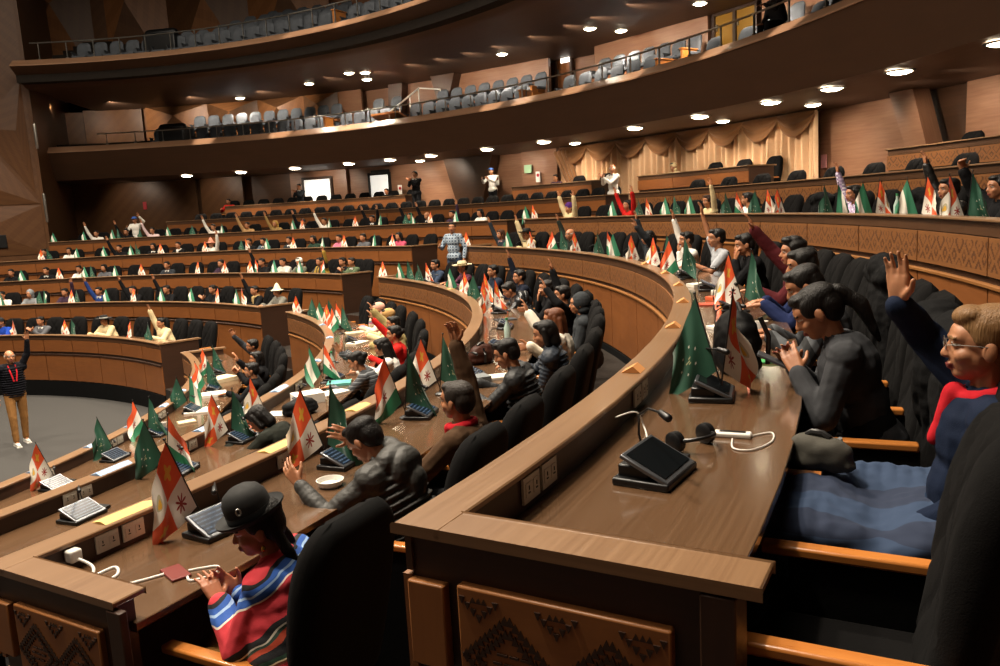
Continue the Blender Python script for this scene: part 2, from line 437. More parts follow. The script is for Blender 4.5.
def end_panels():
    """the carved boards on the end of the two nearest desks"""
    for k in (0, -1, -2):
        root, put = DESK[k]
        R, z = Rk(k), capz(k); a_ = {0: -29.75}.get(k, NEAR0); o = pol(R, a_+.06, 0); t = math.radians(a_)
        er = Vector((math.cos(t), math.sin(t), 0)); et = Vector((-math.sin(t), math.cos(t), 0))*-1
        B = Matrix((er, et, Vector((0, 0, 1)))).transposed()
        def P(dr, out, zz): return o + er*dr + et*out + Vector((0, 0, z+zz))
        m = MB(); m.box(P(.085, .008, -.235), (.1, .03, .21), B); put(m, 'corner_block', M['end'], bevel=.004)
        m = MB(); m.box(P(.42, .004, -.32), (.50, .03, .40), B); put(m, 'end_panel', M['end'], bevel=.005)
        def tri(cx_, cz, w, h, up):
            d = .5*h*(1 if up else -1)
            a = [P(cx_-w/2, .018, cz-d), P(cx_+w/2, .018, cz-d), P(cx_, .018, cz+d)]
            b = [P(cx_-w/2, .0225, cz-d), P(cx_+w/2, .0225, cz-d), P(cx_, .0225, cz+d)]
            if not up: a.reverse(); b.reverse()
            m.quad(b)
            for i in range(3):
                j = (i+1) % 3; m.quad([a[i], a[j], b[j], b[i]])
        zc_ = -.285
        for cx_ in (.30, .54):
            m = MB()
            for hw, hh, n, w in ((.118, .112, 9, .021), (.085, .08, 7, .018)):
                for sx in (-1, 1):
                    for sz in (-1, 1):
                        for i in range(n):
                            f = (i+.5)/n; tri(cx_+sx*hw*(1-f), zc_+sz*hh*f, w, .022, sz > 0)
            for q in range(9):
                dx = (q % 3-1)*.03; dz = (q//3-1)*.022; m.box(P(cx_+dx+dz*.6, .02, zc_+dz), (.026-.004*(q % 2), .006, .006), B)
            put(m, 'lozenge_carving', M['frame'])
        for cx_ in (.228, .42, .612):
            for zz, d in ((-.150, 1), (-.43, -1)):
                m = MB()
                for i in range(7): tri(cx_+(i-3)*.0145, zz-d*(3-abs(i-3))*.013, .015, .018, d < 0)
                for i in range(3): tri(cx_+(i-1)*.0145, zz+d*.004, .014, .013, d > 0)
                put(m, 'notch_carving', M['frame'])
        m = MB()
        for i in range(6): tri(.085, -.16-.03*i, .03, .02, i % 2 == 0)
        put(m, 'zigzag_carving', M['frame'])
        m = MB(); m.box(P(.76, .0, -.46), (.07, .03, .86), B); put(m, 'corner_post', M['frame'], bevel=.004)
end_panels()

def sockets():
    def plate(put, k, a, dz=-.055):
        R, z = Rk(k), capz(k); m = MB(); c = pol(R+.121, a, z+dz-.005)
        B = Rz(math.radians(a)); m.box(c, (.008, .105, .075), B)
        for s in (-1, 1):
            m.box(c + B @ Vector((.005, s*.025, 0)), (.004, .034, .04), B)
            m.box(c + B @ Vector((.008, s*.025, .006)), (.002, .004, .012), B, 1); m.box(c + B @ Vector((.008, s*.025, -.008)), (.002, .012, .004), B, 1)
        put(m, 'socket_plate', [M['socket'], M['black']], bevel=0)
    for k in (0, -1, -2, -3):
        root, put = DESK[k]; R = Rk(k); st = math.degrees(1.1/R); a = NEAR0+math.degrees(.42/R)
        while a < 4:
            plate(put, k, a); plate(put, k, a+math.degrees(.125/R)); a += st
sockets()

# ---------------------------------------------------------------- balconies
SOF1, LIP1 = ZC+1.90, ZC+2.83
SOF2, LIP2 = ZC+4.72, ZC+5.25
BAL_L1, BAL_L2 = bearing(29, 19.15, LIP1), bearing(9, 16.5, LIP2)
def balcony(rl, zl, rs, zs, a1, name, posts_px=None):
    a0 = -45
    root_kind = 'structure'
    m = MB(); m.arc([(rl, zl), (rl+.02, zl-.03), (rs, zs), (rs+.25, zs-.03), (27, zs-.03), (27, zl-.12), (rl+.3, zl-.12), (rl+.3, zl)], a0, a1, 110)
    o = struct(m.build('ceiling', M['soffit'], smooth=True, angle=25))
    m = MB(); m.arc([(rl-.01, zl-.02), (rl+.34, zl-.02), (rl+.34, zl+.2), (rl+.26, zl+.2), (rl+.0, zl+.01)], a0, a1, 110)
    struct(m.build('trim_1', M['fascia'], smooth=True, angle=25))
balcony(19.15, LIP1, 19.85, SOF1, BAL_L1, 'lower')
balcony(16.5, LIP2, 17.35, SOF2, BAL_L2, 'upper')
def railing(r, z0, h, a0, a1, step, label):
    root = empty('balcony_railing', pol(r, (a0+a1)/2, z0), 0, label, 'railing'); T = Matrix.Translation(-Vector(root.location))
    n = int((a1-a0)/1.2); m = MB(); m.tube([pol(r, a0+(a1-a0)*i/n, z0+h) for i in range(n+1)], .022, 8); m.build('handrail', M['metal'], root, True, M4=T)
    n = int((a1-a0)/step)
    for i in range(n+1):
        a = a0+(a1-a0)*(i+.3)/(n+.6); m = MB(); m.box(pol(r, a, z0+h/2), (.035, .02, h), Rz(math.radians(a))); m.box(pol(r, a, z0+.01), (.07, .07, .02), Rz(math.radians(a)))
        m.build('post', M['metal'], root, M4=T)
railing(19.42, LIP1+.2, .38, -20, bearing(97, 19.4, LIP1+.6), 3.0, 'metal handrail on short posts along the lower balcony edge')
railing(16.78, LIP2+.2, .5, 30, bearing(28, 16.7, LIP2+.7), 2.9, 'metal handrail on short posts along the upper balcony edge')
# stepped seating tiers of the balconies
BT1 = [(19.5, 20.9, LIP1-.1), (20.9, 22.2, LIP1+.42), (22.2, 24.5, LIP1+.5)]
for r0, r1, z in BT1:
    m = MB(); m.arc(rect(r0, r1+.1, z-.36, z), -45, BAL_L1, 80); struct(m.build('floor', M['dark_carpet']))
BT2 = [(16.85+.95*i, 16.85+.95*(i+1), LIP2-.1+.34*i) for i in range(7)]
for r0, r1, z in BT2:
    m = MB(); m.arc(rect(r0, r1+.1, z-.36, z), -45, BAL_L2, 80); struct(m.build('floor', M['dark_carpet']))

# ---------------------------------------------------------------- walls
def wall_seg(name, p, q, z0, z1, mat, th_=.12, tilt=0):
    p, q = Vector(p), Vector(q); d = (q-p); L = d.length; d.normalize(); nrm = Vector((-d.y, d.x, 0))
    if (Vector((CX, CY, 0))-p).dot(nrm) < 0: nrm = -nrm
    m = MB(); a = [Vector((p.x, p.y, z0)), Vector((q.x, q.y, z0)), Vector((q.x, q.y, z1)), Vector((p.x, p.y, z1))]
    b = [v - nrm*th_ for v in a]
    m.quad(a, [(0, z0), (L, z0), (L, z1), (0, z1)])
    m.quad(list(reversed(b)), [(0, z0), (L, z0), (L, z1), (0, z1)])
    for i in range(4):
        j = (i+1) % 4; m.quad([a[j], a[i], b[i], b[j]], [(0, 0), (.1, 0), (.1, .1), (0, .1)])
    return struct(m.build(name, mat))
def bay(xs, z, rfun, z0, z1, name):
    """a run of wall bays; xs = [(bearing column, radius, material)...], each bay runs to the next entry"""
    for (x0, r0, mt), (x1, r1, _) in zip(xs[:-1], xs[1:]):
        r0, r0b = r0 if isinstance(r0, tuple) else (r0, r0)
        a0, a1 = bearing(x0, r0, z, -60), bearing(x1, r0b, z, -60)
        if a0 is None or a1 is None: continue
        n = max(1, int(abs(a0-a1)/4)) if False else 1
        wall_seg(name, pol(r0, a0), pol(r0b, a1), z0, z1, mt)
zl = ZC+1.2
# under the lower balcony: radius of each bay's two edges
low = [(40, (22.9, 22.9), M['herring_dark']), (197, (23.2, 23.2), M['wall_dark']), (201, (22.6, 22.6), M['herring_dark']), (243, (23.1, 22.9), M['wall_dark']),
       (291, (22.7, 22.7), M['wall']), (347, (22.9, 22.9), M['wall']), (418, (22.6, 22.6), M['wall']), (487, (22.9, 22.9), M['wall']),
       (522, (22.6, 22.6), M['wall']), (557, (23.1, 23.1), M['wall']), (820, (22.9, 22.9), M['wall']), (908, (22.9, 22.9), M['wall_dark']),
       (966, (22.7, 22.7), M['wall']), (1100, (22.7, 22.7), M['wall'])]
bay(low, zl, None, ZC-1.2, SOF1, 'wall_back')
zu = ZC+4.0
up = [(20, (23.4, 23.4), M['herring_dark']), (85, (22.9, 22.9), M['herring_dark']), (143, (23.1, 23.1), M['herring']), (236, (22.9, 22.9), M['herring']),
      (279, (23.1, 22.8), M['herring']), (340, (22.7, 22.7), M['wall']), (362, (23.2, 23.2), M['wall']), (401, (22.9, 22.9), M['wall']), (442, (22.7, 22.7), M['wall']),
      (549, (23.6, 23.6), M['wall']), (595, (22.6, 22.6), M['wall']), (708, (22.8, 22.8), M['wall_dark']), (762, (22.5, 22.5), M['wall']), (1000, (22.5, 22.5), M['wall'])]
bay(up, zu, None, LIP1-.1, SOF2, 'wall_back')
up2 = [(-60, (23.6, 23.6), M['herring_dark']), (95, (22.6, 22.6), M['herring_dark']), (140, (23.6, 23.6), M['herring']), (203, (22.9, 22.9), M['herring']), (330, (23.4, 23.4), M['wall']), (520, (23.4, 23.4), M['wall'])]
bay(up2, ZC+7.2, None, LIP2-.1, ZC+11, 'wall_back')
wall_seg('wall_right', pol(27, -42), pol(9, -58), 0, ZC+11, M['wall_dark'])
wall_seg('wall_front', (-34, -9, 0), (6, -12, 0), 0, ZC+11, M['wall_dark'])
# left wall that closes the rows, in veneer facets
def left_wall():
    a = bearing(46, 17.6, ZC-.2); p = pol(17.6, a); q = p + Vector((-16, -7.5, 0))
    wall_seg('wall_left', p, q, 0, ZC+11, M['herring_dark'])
    p2 = pol(24.5, a+3.5)
    wall_seg('wall_left', p, p2, 0, ZC+11, M['herring_dark'])
    d = (q-p).normalized(); n = Vector((d.y, -d.x, 0))
    if n.dot(Vector((0, -1, 0))) < 0: n = -n
    def W(s, z, o=0): return p + d*s + n*(.02+o) + Vector((0, 0, ZC+z))
    def facet(pts, apex, mat):
        m = MB(); c = W(*apex)
        P = [W(*q_) for q_ in pts]
        for i in range(len(P)):
            j = (i+1) % len(P); m.quad([P[i], P[j], c], [(0, 0), (1.5, 0), (.7, 1.5)])
        struct(m.build('wall_left', mat))
    facet([(.0, -.6), (3.4, -.6), (3.4, 1.0), (.0, 1.0)], (1.7, .3, .10), M['herring_dark'])
    facet([(.0, 1.05), (3.4, 1.05), (1.6, 3.4)], (1.5, 1.7, .12), M['herring_dark'])
    facet([(3.4, 1.05), (3.4, 5.2), (1.7, 3.4)], (3.0, 3.3, .12), M['herring_dark'])
    facet([(.1, 1.4), (1.5, 3.5), (.1, 5.0)], (.4, 3.4, .1), M['herring_dark'])
    m = MB(); m.box(W(1.9, -.12, .05), (1.6, .06, .42), Rz(math.atan2(d.y, d.x)));
    o = m.build('wall_monitor', M['black'], bevel=.01); tag(o, 'dark flat monitor on the left wall above the fifth row', 'monitor')
    for x, z0, z1, r in ((36, 2.75, 3.45, 16.6), (46, .45, 1.3, 16.9)):
        t = bearing(x, r, ZC+z0+.3); m = MB(); m.cap(pol(r, t, ZC+z0), pol(r, t, ZC+z1), .045, .045)
        o = m.build('wall_tube', M['metal'], smooth=True)
        tag(o, 'pale vertical tube on the left wall, %s' % ('level with the lower balcony' if z0 > 2 else 'below the lower balcony end'), 'tube')
left_wall()
# ceiling
m = MB(); m.box((-12, 8, ZC+11.1), (64, 60, .2)); struct(m.build('ceiling', M['ceiling']))

def facet_wall(z0, z1, cols, mats):
    """folded veneer: a zigzag of triangles between a top and a bottom line, the middle row of corners stands forward"""
    T = [pol(22.75, a, z1) for a in cols]; B = [pol(22.75, a, z0) for a in cols]
    zm = z0+(z1-z0)*.72; P = [pol(22.75-.38, (a+b)/2, zm) for a, b in zip(cols[:-1], cols[1:])]
    for i, p in enumerate(P):
        for j, tri in enumerate(((T[i], T[i+1], p), (T[i], p, B[i]), (B[i], p, B[i+1]), (p, T[i+1], B[i+1]))):
            m = MB(); m.quad(tri, [(0, 0), (1.4, 0), (.7, 1.4)]); struct(m.build('wall_back', mats[(i+j) % len(mats)]))
facet_wall(LIP1+.4, SOF2, [bearing(x, 22.7, ZC+4.1) for x in (338, 304, 258, 208, 146)], [M['herring'], M['herring_dark']])
facet_wall(LIP2+.4, SOF2+5, [bearing(x, 22.7, ZC+7.0) for x in (330, 250, 170, 95, 20)], [M['herring_dark'], M['herring']])

# piers: inverted, slanted wedges
def pier(x_top0, x_top1, x_bot0, x_bot1, r, z0, z1, mat, depth=.45, side=None):
    zt, zb = z1, z0
    A = [pol(r, bearing(x_top0, r, zt, -60), zt), pol(r, bearing(x_top1, r, zt, -60), zt), pol(r, bearing(x_bot1, r, zb, -60), zb), pol(r, bearing(x_bot0, r, zb, -60), zb)]
    c = Vector((CX, CY, 0)); B = [p + (Vector((p.x, p.y, 0))-c).normalized()*depth for p in A]
    m = MB(); L = (A[0]-A[1]).length; H = z1-z0
    m.quad(A, [(0, H), (L, H), (L, 0), (0, 0)])
    for i in range(4):
        j = (i+1) % 4; m.quad([A[j], A[i], B[i], B[j]], [(0, 0), (H, 0), (H, depth), (0, depth)])
    m.quad(list(reversed(B)))
    return struct(m.build('trim_2', mat))
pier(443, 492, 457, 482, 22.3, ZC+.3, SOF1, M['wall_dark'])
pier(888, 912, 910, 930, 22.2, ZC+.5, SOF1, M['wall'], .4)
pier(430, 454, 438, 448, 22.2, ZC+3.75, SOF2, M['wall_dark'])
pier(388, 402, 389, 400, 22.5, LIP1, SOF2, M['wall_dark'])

# doors
def door(n, x0, x1, r, z0, z1, mat, frame=M['frame'], handle=False):
    a0, a1 = bearing(x1, r, (z0+z1)/2), bearing(x0, r, (z0+z1)/2)
    am = (a0+a1)/2; w = (pol(r, a0)-pol(r, a1)).length; B = Rz(math.radians(am+90))
    m = MB(); m.box(pol(r+.02, am, (z0+z1)/2), (w, .05, z1-z0), B); d = struct(m.build(f'door_{n}', mat))
    m = MB()
    for s in (-1, 1): m.box(pol(r, am, (z0+z1)/2) + B @ Vector((s*(w/2+.04), 0, 0)), (.08, .12, z1-z0+.08), B)
    m.box(pol(r, am, z1+.05), (w+.16, .12, .1), B); f = m.build('door_frame', frame); f.parent = d
    if handle:
        m = MB(); m.box(pol(r-.03, am, z0+1.0) + B @ Vector((w*.4, 0, 0)), (.03, .05, .16), B); h = m.build('door_handle', M['metal']); h.parent = d
door(1, 306, 332, 22.6, ZC-.22, ZC+1.55, M['doorlight'])
door(2, 372, 390, 22.8, ZC-.22, ZC+1.55, M['doorlight'], M['black'])
door(3, 558, 571, 23.4, LIP1+.5, LIP1+.5+1.75*.8, M['panel'], handle=True)
door(4, 716, 734, 22.7, LIP1+.5, SOF2-.1, flat('gold_door', '8a6418', .4, .3), handle=True)
door(5, 737, 756, 22.7, LIP1+.5, SOF2-.1, flat('gold_door', '8a6418', .4, .3), handle=True)

# downlights in the soffits: each a lamp of its own with its ring and disc
def downlight(p, rad, label, power, spot=True):
    root = empty('ceiling_downlight', p, 0, label, 'ceiling light', 'ceiling downlights')
    m = MB(); m.lathe([(rad*1.18, -.012), (rad*1.18, 0.01), (rad, .01), (rad, -.012), (rad*1.18, -.012)], seg=20); m.build('trim_ring', M['metal'], root, True)
    m = MB(); m.lathe([(.001, -.05), (rad*.6, -.04), (rad, -.006), (rad, .006)], seg=20); m.build('lamp_disc', M['lamp'], root)
    if power:
        l = bpy.data.lights.new('downlight_lamp', 'SPOT'); l.energy = power; l.color = (1, .85, .68); l.spot_size = math.radians(125); l.spot_blend = .8; l.shadow_soft_size = rad
        lo = bpy.data.objects.new('downlight_lamp', l); COL.objects.link(lo); lo.parent = root; lo.location = (0, 0, -.04)
for x in (187, 241, 295, 349, 390, 431, 487, 544, 635, 700, 771, 832, 900, 1003):
    t = bearing(x, 20.2, SOF1-.03, -60)
    downlight(pol(20.2, t, SOF1-.045), .2, 'round bright downlight under the lower balcony', 420)
for x in (723, 813, 575, 420): 
    t = bearing(x, 21.6, SOF1-.03); downlight(pol(21.6, t, SOF1-.045), .17, 'round bright downlight under the lower balcony', 300)
for x, r in ((309, 20.4), (349, 19.6), (365, 19.9), (367, 21), (502, 20.9), (590, 20.6), (621, 21.6), (760, 21.4), (700, 21.4), (240, 21.8)):
    t = bearing(x, r, SOF2-.03); downlight(pol(r, t, SOF2-.045), .17, 'round bright downlight under the upper balcony', 620)

# curtain and its swags
def curtain():
    r, z0, z1 = 22.45, ZC-.25, SOF1-.06
    a0, a1 = bearing(819, r, ZC+1), bearing(562, r, ZC+1)
    root = empty('stage_curtain', pol(r, (a0+a1)/2, z0), 0, 'long pleated gold curtain with brown swagged valance on the back wall', 'curtain'); T = Matrix.Translation(-Vector(root.location))
    m = MB(); n = 700; rows = [z0, z0+.8, z1-.5, z1]; base = 0
    for j, z in enumerate(rows):
        for i in range(n+1):
            t = a0+(a1-a0)*i/n; s = math.radians(t-a0)*r
            w = .075*math.sin(2*PI*s/.21+1.5*math.sin(s*1.7)) + .04*math.sin(2*PI*s/.47+j*.4)
            m.v.append(tuple(pol(r-w, t, z)))
    for j in range(3):
        for i in range(n): m.f.append((j*(n+1)+i, j*(n+1)+i+1, (j+1)*(n+1)+i+1, (j+1)*(n+1)+i)); m.uv.append([(0, 0)]*4); m.mi.append(0)
    o = m.build('drape', cloth('gold_curtain', 'd0aa84', .6, 120, .1, .3, .1), root, True, M4=T, angle=0)
    sm = cloth('brown_valance', '7a5230', .6, 120, .1, .3, .1); ns = 8; aw = (a1-a0)/ns
    for k in range(ns):
        m = MB(); nu, nv = 16, 12
        for j in range(nv+1):
            for i in range(nu+1):
                u = i/nu; v = j/nv; drop = .12 + .42*math.sin(PI*u)**.8
                fold = .035*math.sin(v*PI*5)*math.sin(PI*u)**.5
                m.v.append(tuple(pol(r-.14-fold-.08*math.sin(PI*u), a0+aw*(k+u), z1-drop*v)))
        for j in range(nv):
            for i in range(nu): q = j*(nu+1)+i; m.f.append((q, q+1, q+nu+2, q+nu+1)); m.uv.append([(0, 0)]*4); m.mi.append(0)
        m.build('swag', sm, root, True, M4=T, angle=0)
    m = MB(); m.arc(rect(r-.05, r+.05, z1-.03, z1+.05), a0, a1, 20); m.build('track', M['frame'], root, M4=T)
    # gathered tail at the left end
    t = a1-.5; m = MB()
    for i in range(4): m.cap(pol(r-.16, t+.4*i-.5, z1-.15), pol(r-.13, t-1.6+.25*i, z1-1.5), .09, .04)
    m.build('tail', sm, root, True, M4=T)
curtain()
# small signs and bits on the walls
def wall_plate(x, y_z, r, w, h, mat, name, label, cat):
    t = bearing(x, r, ZC+y_z); m = MB(); m.box(pol(r, t, ZC+y_z), (w, .03, h), Rz(math.radians(t+90))); return tag(m.build(name, mat, bevel=.004), label, cat)
exit_sign = wall_plate(528, 1.3, 22.5, .3, .26, flat('sign_green', '9fc49a', .5), 'exit_sign', 'pale green exit sign on the wall left of the curtain', 'sign')
for x in (538, 497, 400):
    wall_plate(x, 1.02 if x != 400 else .95, 22.45, .16, .34, [M['paper']], 'safety_sign', {538: 'red and white safety sign right of the exit sign', 497: 'red and white safety sign left of the exit sign', 400: 'red and white safety sign right of the lit doorway'}[x], 'sign')
    t = bearing(x, 22.43, ZC+1.0); m = MB(); m.lathe([(.055, 0), (.055, .01)], pol(22.43, t, ZC+(1.07 if x != 400 else 1.0)), 14, Rz(math.radians(t-90)) @ Rx(PI/2))
    o = m.build('sign_disc', flat('sign_red', 'b0232a', .5)); p = [q for q in bpy.data.objects if q.name.startswith('safety_sign')][-1]
    wm = o.matrix_world.copy(); o.parent = p
wall_plate(824, .72, 22.85, .15, .3, flat('sign_pink', 'c98a8a', .5), 'safety_sign', 'red and white safety sign beside the curtain edge on its right', 'sign')
wall_plate(145, .95, 22.7, .14, .3, flat('sign_red', 'b0232a', .5), 'safety_sign', 'red safety sign on the dark wall above the far rows', 'sign')
wall_plate(565, LIP1-ZC+2.05-.2, 23.2, .34, .26, emit('exit_glow', 'fff4e8', 3), 'exit_sign', 'lit white exit sign above the balcony door', 'sign')
wall_plate(380, 1.68, 22.6, .8, .1, M['black'], 'door_sign', 'dark name board over the lit doorway', 'sign')
# ================================================================ delegate chairs
def back_shape(w, h, t, n=22, mm=26, quilt=False):
    """upholstered back: rounded top corners, slightly dished front; local: x across, z up, front at +y"""
    m = MB()
    def hw(v):                                   # half width along the height
        k = max(0, (v-.74)/.26); return w/2*(.93+.07*math.sin(PI*min(1, v*1.2)))*math.sqrt(max(0.0, 1-(k*.86)**2.6))
    for side in (1, -1):
        for j in range(mm+1):
            v = j/mm
            for i in range(n+1):
                u = i/n*2-1
                edge = (1-abs(u)**6)*(1-(2*v-1)**10 if v > .5 else 1-(1-v*2)**14)
                y = side*t/2*(max(0, edge)**.5)
                if side > 0:
                    y += .035*u*u*math.sin(PI*v) - .012*math.cos(PI*(v-.25)*2)
                    if quilt:
                        d = min(abs(((u*1.5+v*3.6) % 1.0)-.5), abs(((u*1.5-v*3.6) % 1.0)-.5))
                        y -= .02*math.exp(-(d/.045)**2)*max(0, edge)
                m.v.append((u*hw(v), y, v*h))
    N = n+1; S = (mm+1)*N
    for j in range(mm):
        for i in range(n):
            a = j*N+i
            m.f.append((a+1, a, a+N, a+N+1)); m.f.append((S+a, S+a+1, S+a+N+1, S+a+N)); m.uv += [[(0, 0)]*4]*2; m.mi += [0, 1]
    for i in range(n):
        m.f.append((i, i+1, S+i+1, S+i)); a = mm*N+i; m.f.append((a+1, a, S+a, S+a+1)); m.uv += [[(0, 0)]*4]*2; m.mi += [0, 0]
    for j in range(mm):
        a = j*N; m.f.append((a+N, a, S+a, S+a+N)); a = j*N+n; m.f.append((a, a+N, S+a+N, S+a)); m.uv += [[(0, 0)]*4]*2; m.mi += [0, 0]
    return m
def make_chair(quilt=True):
    root = empty('delegate_chair', (0, 0, 0))
    tag(root, 'black upholstered delegate chair', 'chair')
    m = MB(); m.box((0, .02, .40), (.47, .46, .11)); m.build('seat', M['seat_black'], root, bevel=.03)
    bs = back_shape(.50, .74, .12, quilt=quilt); T = Matrix.Translation((0, -.225, .40)) @ Matrix.Rotation(math.radians(12.5), 4, 'X')
    bs.build('backrest', [M['seat_black'], M['seat_shell']], root, True, M4=T, angle=60)
    m = MB(); m.box((0, -.02, .3), (.40, .36, .1)); m.box((0, -.02, .13), (.12, .16, .26)); m.build('pedestal', M['black'], root, bevel=.01)
    def arm(x):
        m = MB(); m.box((x, .07, .615), (.055, .47, .032)); m.build('armrest', M['arm'], root, bevel=.008)
        m = MB(); m.box((x, .03, .3), (.036, .40, .60)); m.build('side_panel', M['seat_shell'], root, bevel=.006)
    arm(.272)
    return root, arm
CH1, arm1 = make_chair()
CH2, arm2 = make_chair(); arm2(-.272)
CHR = 1.0           # chair ring outside the desk front
used_proto = {1: False, 2: False}
def put_chair(k, a, both, label, group):
    key = 2 if both else 1; P = CH2 if both else CH1
    p = pol(Rk(k)+CHR, a, floorz(k)); rz = facing(a)
    if not used_proto[key]:
        used_proto[key] = True; c = P; c.location = p; c.rotation_euler = (0, 0, rz)
    else: c = copy_tree(P, p, rz)
    c['label'] = label; c['category'] = 'chair'; c['group'] = group
    return c
# balcony seats
def make_bseat(i=0):
    root = empty('balcony_chair', (0, 0, 0)); tag(root, 'grey upholstered balcony chair', 'chair')
    m = back_shape(.46, .52, .09, 8, 8); m.build('backrest', M['seat_grey'], root, True, M4=Matrix.Translation((0, -.2, .40)) @ Matrix.Rotation(math.radians(10), 4, 'X'))
    m = MB(); m.box((0, .0, .40), (.44, .40, .09)); m.build('seat', M['seat_grey'], root, bevel=.02)
    m = MB(); m.box((.245, -.02, .56), (.04, .30, .03)); m.box((.245, -.02, .28), (.03, .2, .54)); m.build('arm_frame', M['grey_plastic'], root)
    m = MB(); m.box((0, -.02, .3), (.40, .3, .1)); m.build('seat_pan', M['panel'], root)
    return root
BS = make_bseat(); bs_used = False
def bseats(r, z, spans, label, group):
    global bs_used
    for x0, x1 in spans:
        a1, a0 = bearing(x0, r, z+.7), bearing(x1, r, z+.7)
        if a0 is None: a0 = -12
        n = max(1, int((a1-a0)/math.degrees(.52/r)))
        for i in range(n):
            a = a0+(a1-a0)*(i+.5)/n; p = pol(r, a, z)
            if not bs_used: bs_used = True; c = BS; c.location = p; c.rotation_euler = (0, 0, facing(a))
            else: c = copy_tree(BS, p, facing(a))
            tag(c, label, 'chair', group)
bseats(20.55, LIP1-.1, [(150, 326), (336, 388), (405, 522), (556, 652), (696, 716), (726, 775), (800, 860)], 'grey upholstered seat in the front row of the lower balcony', 'front row seats of the lower balcony')
bseats(21.75, LIP1+.42, [(190, 340), (366, 402), (432, 543), (592, 696), (756, 800), (815, 870)], 'grey upholstered seat in the back row of the lower balcony', 'back row seats of the lower balcony')
rowsB = [((72, 327), (342, 440)), ((175, 327), (342, 450)), ((210, 330), (345, 450)), ((225, 345),), ((240, 350),), ((262, 350),)]
words_ = ['first', 'second', 'third', 'fourth', 'fifth', 'sixth']
for i, sp in enumerate(rowsB):
    bseats(17.35+.95*i, LIP2-.1+.34*i, sp, f'grey upholstered seat in the {words_[i]} row of the upper balcony', f'{words_[i]} row seats of the upper balcony')
# wooden end stands beside the blocks of seats
def end_stand(x, r, z, h, label):
    a = bearing(x, r, z+h/2); m = MB(); m.box(pol(r, a, z+h/2), (.5, .08, h), Rz(math.radians(a))); m.box(pol(r, a, z+h+.015), (.56, .12, .03), Rz(math.radians(a)))
    tag(m.build('end_stand', M['arm'], bevel=.005), label, 'partition')
end_stand(329, 20.6, LIP1-.1, .75, 'orange wooden end board of the lower balcony front row, left of the white stair rail')
end_stand(526, 20.8, LIP1-.1, .72, 'orange wooden end board left of the balcony door, front row')
end_stand(537, 21.6, LIP1+.1, .72, 'orange wooden end board left of the balcony door, back row')
end_stand(664, 20.8, LIP1-.1, .72, 'orange wooden end board left of the gold doors, front row')
end_stand(689, 21.6, LIP1+.1, .8, 'orange wooden end board left of the gold doors, back row')
end_stand(340, 17.5, LIP2-.1, .8, 'orange wooden end board in the upper balcony aisle')
def stair_rail():
    r = 20.1; root = None
    a0, a1 = bearing(388, 19.7, LIP1+.25), bearing(419, 22.0, LIP1+1.45)
    p = pol(19.75, a0, LIP1+.45); q = pol(22.0, a1, LIP1+1.5)
    root = empty('stair_handrail', p, 0, 'pale sloping handrail beside the steps of the lower balcony', 'railing'); T = Matrix.Translation(-p)
    m = MB(); m.tube([p, p.lerp(q, .5), q], .03); m.build('handrail', M['white'], root, True, M4=T)
    for s in (0.02, .35, .68, .98):
        c = p.lerp(q, s); m = MB(); m.tube([c, c-Vector((0, 0, .55))], .022); m.build('post', M['white'], root, True, M4=T)
    p2 = pol(22.0, a1-2.3, LIP1+1.35)
    m = MB(); m.tube([q, p2], .022); m.tube([p2, p2-Vector((0, 0, .4))], .02); m.build('upper_rail', M['white'], root, True, M4=T)
    m = MB(); m.box(p.lerp(q, .5)-Vector((0, 0, .85)), (1.1, 2.4, .06), Rz(math.radians((a0+a1)/2+90)) @ Rx(.28)); m.build('step_board', M['arm'], root, M4=T)
stair_rail()
# covered objects / speakers by the rails
def speaker(x, r, z, w, h, label):
    a = bearing(x, r, z+h/2); B = Rz(math.radians(a+90)); root = empty('stage_monitor', pol(r, a, z), 0, label, 'speaker')
    m = MB(); m.box((0, 0, h*.45), (w, .45, h*.7), B); m.cap(B @ Vector((-w*.38, 0, h*.8)), B @ Vector((w*.38, 0, h*.8)), .16, .16)
    m.build('body', M['black'], root, bevel=.04)
    for s in (-1, 1):
        m = MB(); m.box(B @ Vector((s*w*.4, 0, h*.05)), (.06, .3, .1), B); m.build('foot', M['grey_plastic'], root)
speaker(174, 20.0, LIP1-.1, .95, 1.0, 'bulky black covered equipment standing at the lower balcony rail')
speaker(163, 17.6, LIP2-.1, 1.1, 1.25, 'bulky black covered equipment standing at the upper balcony rail')
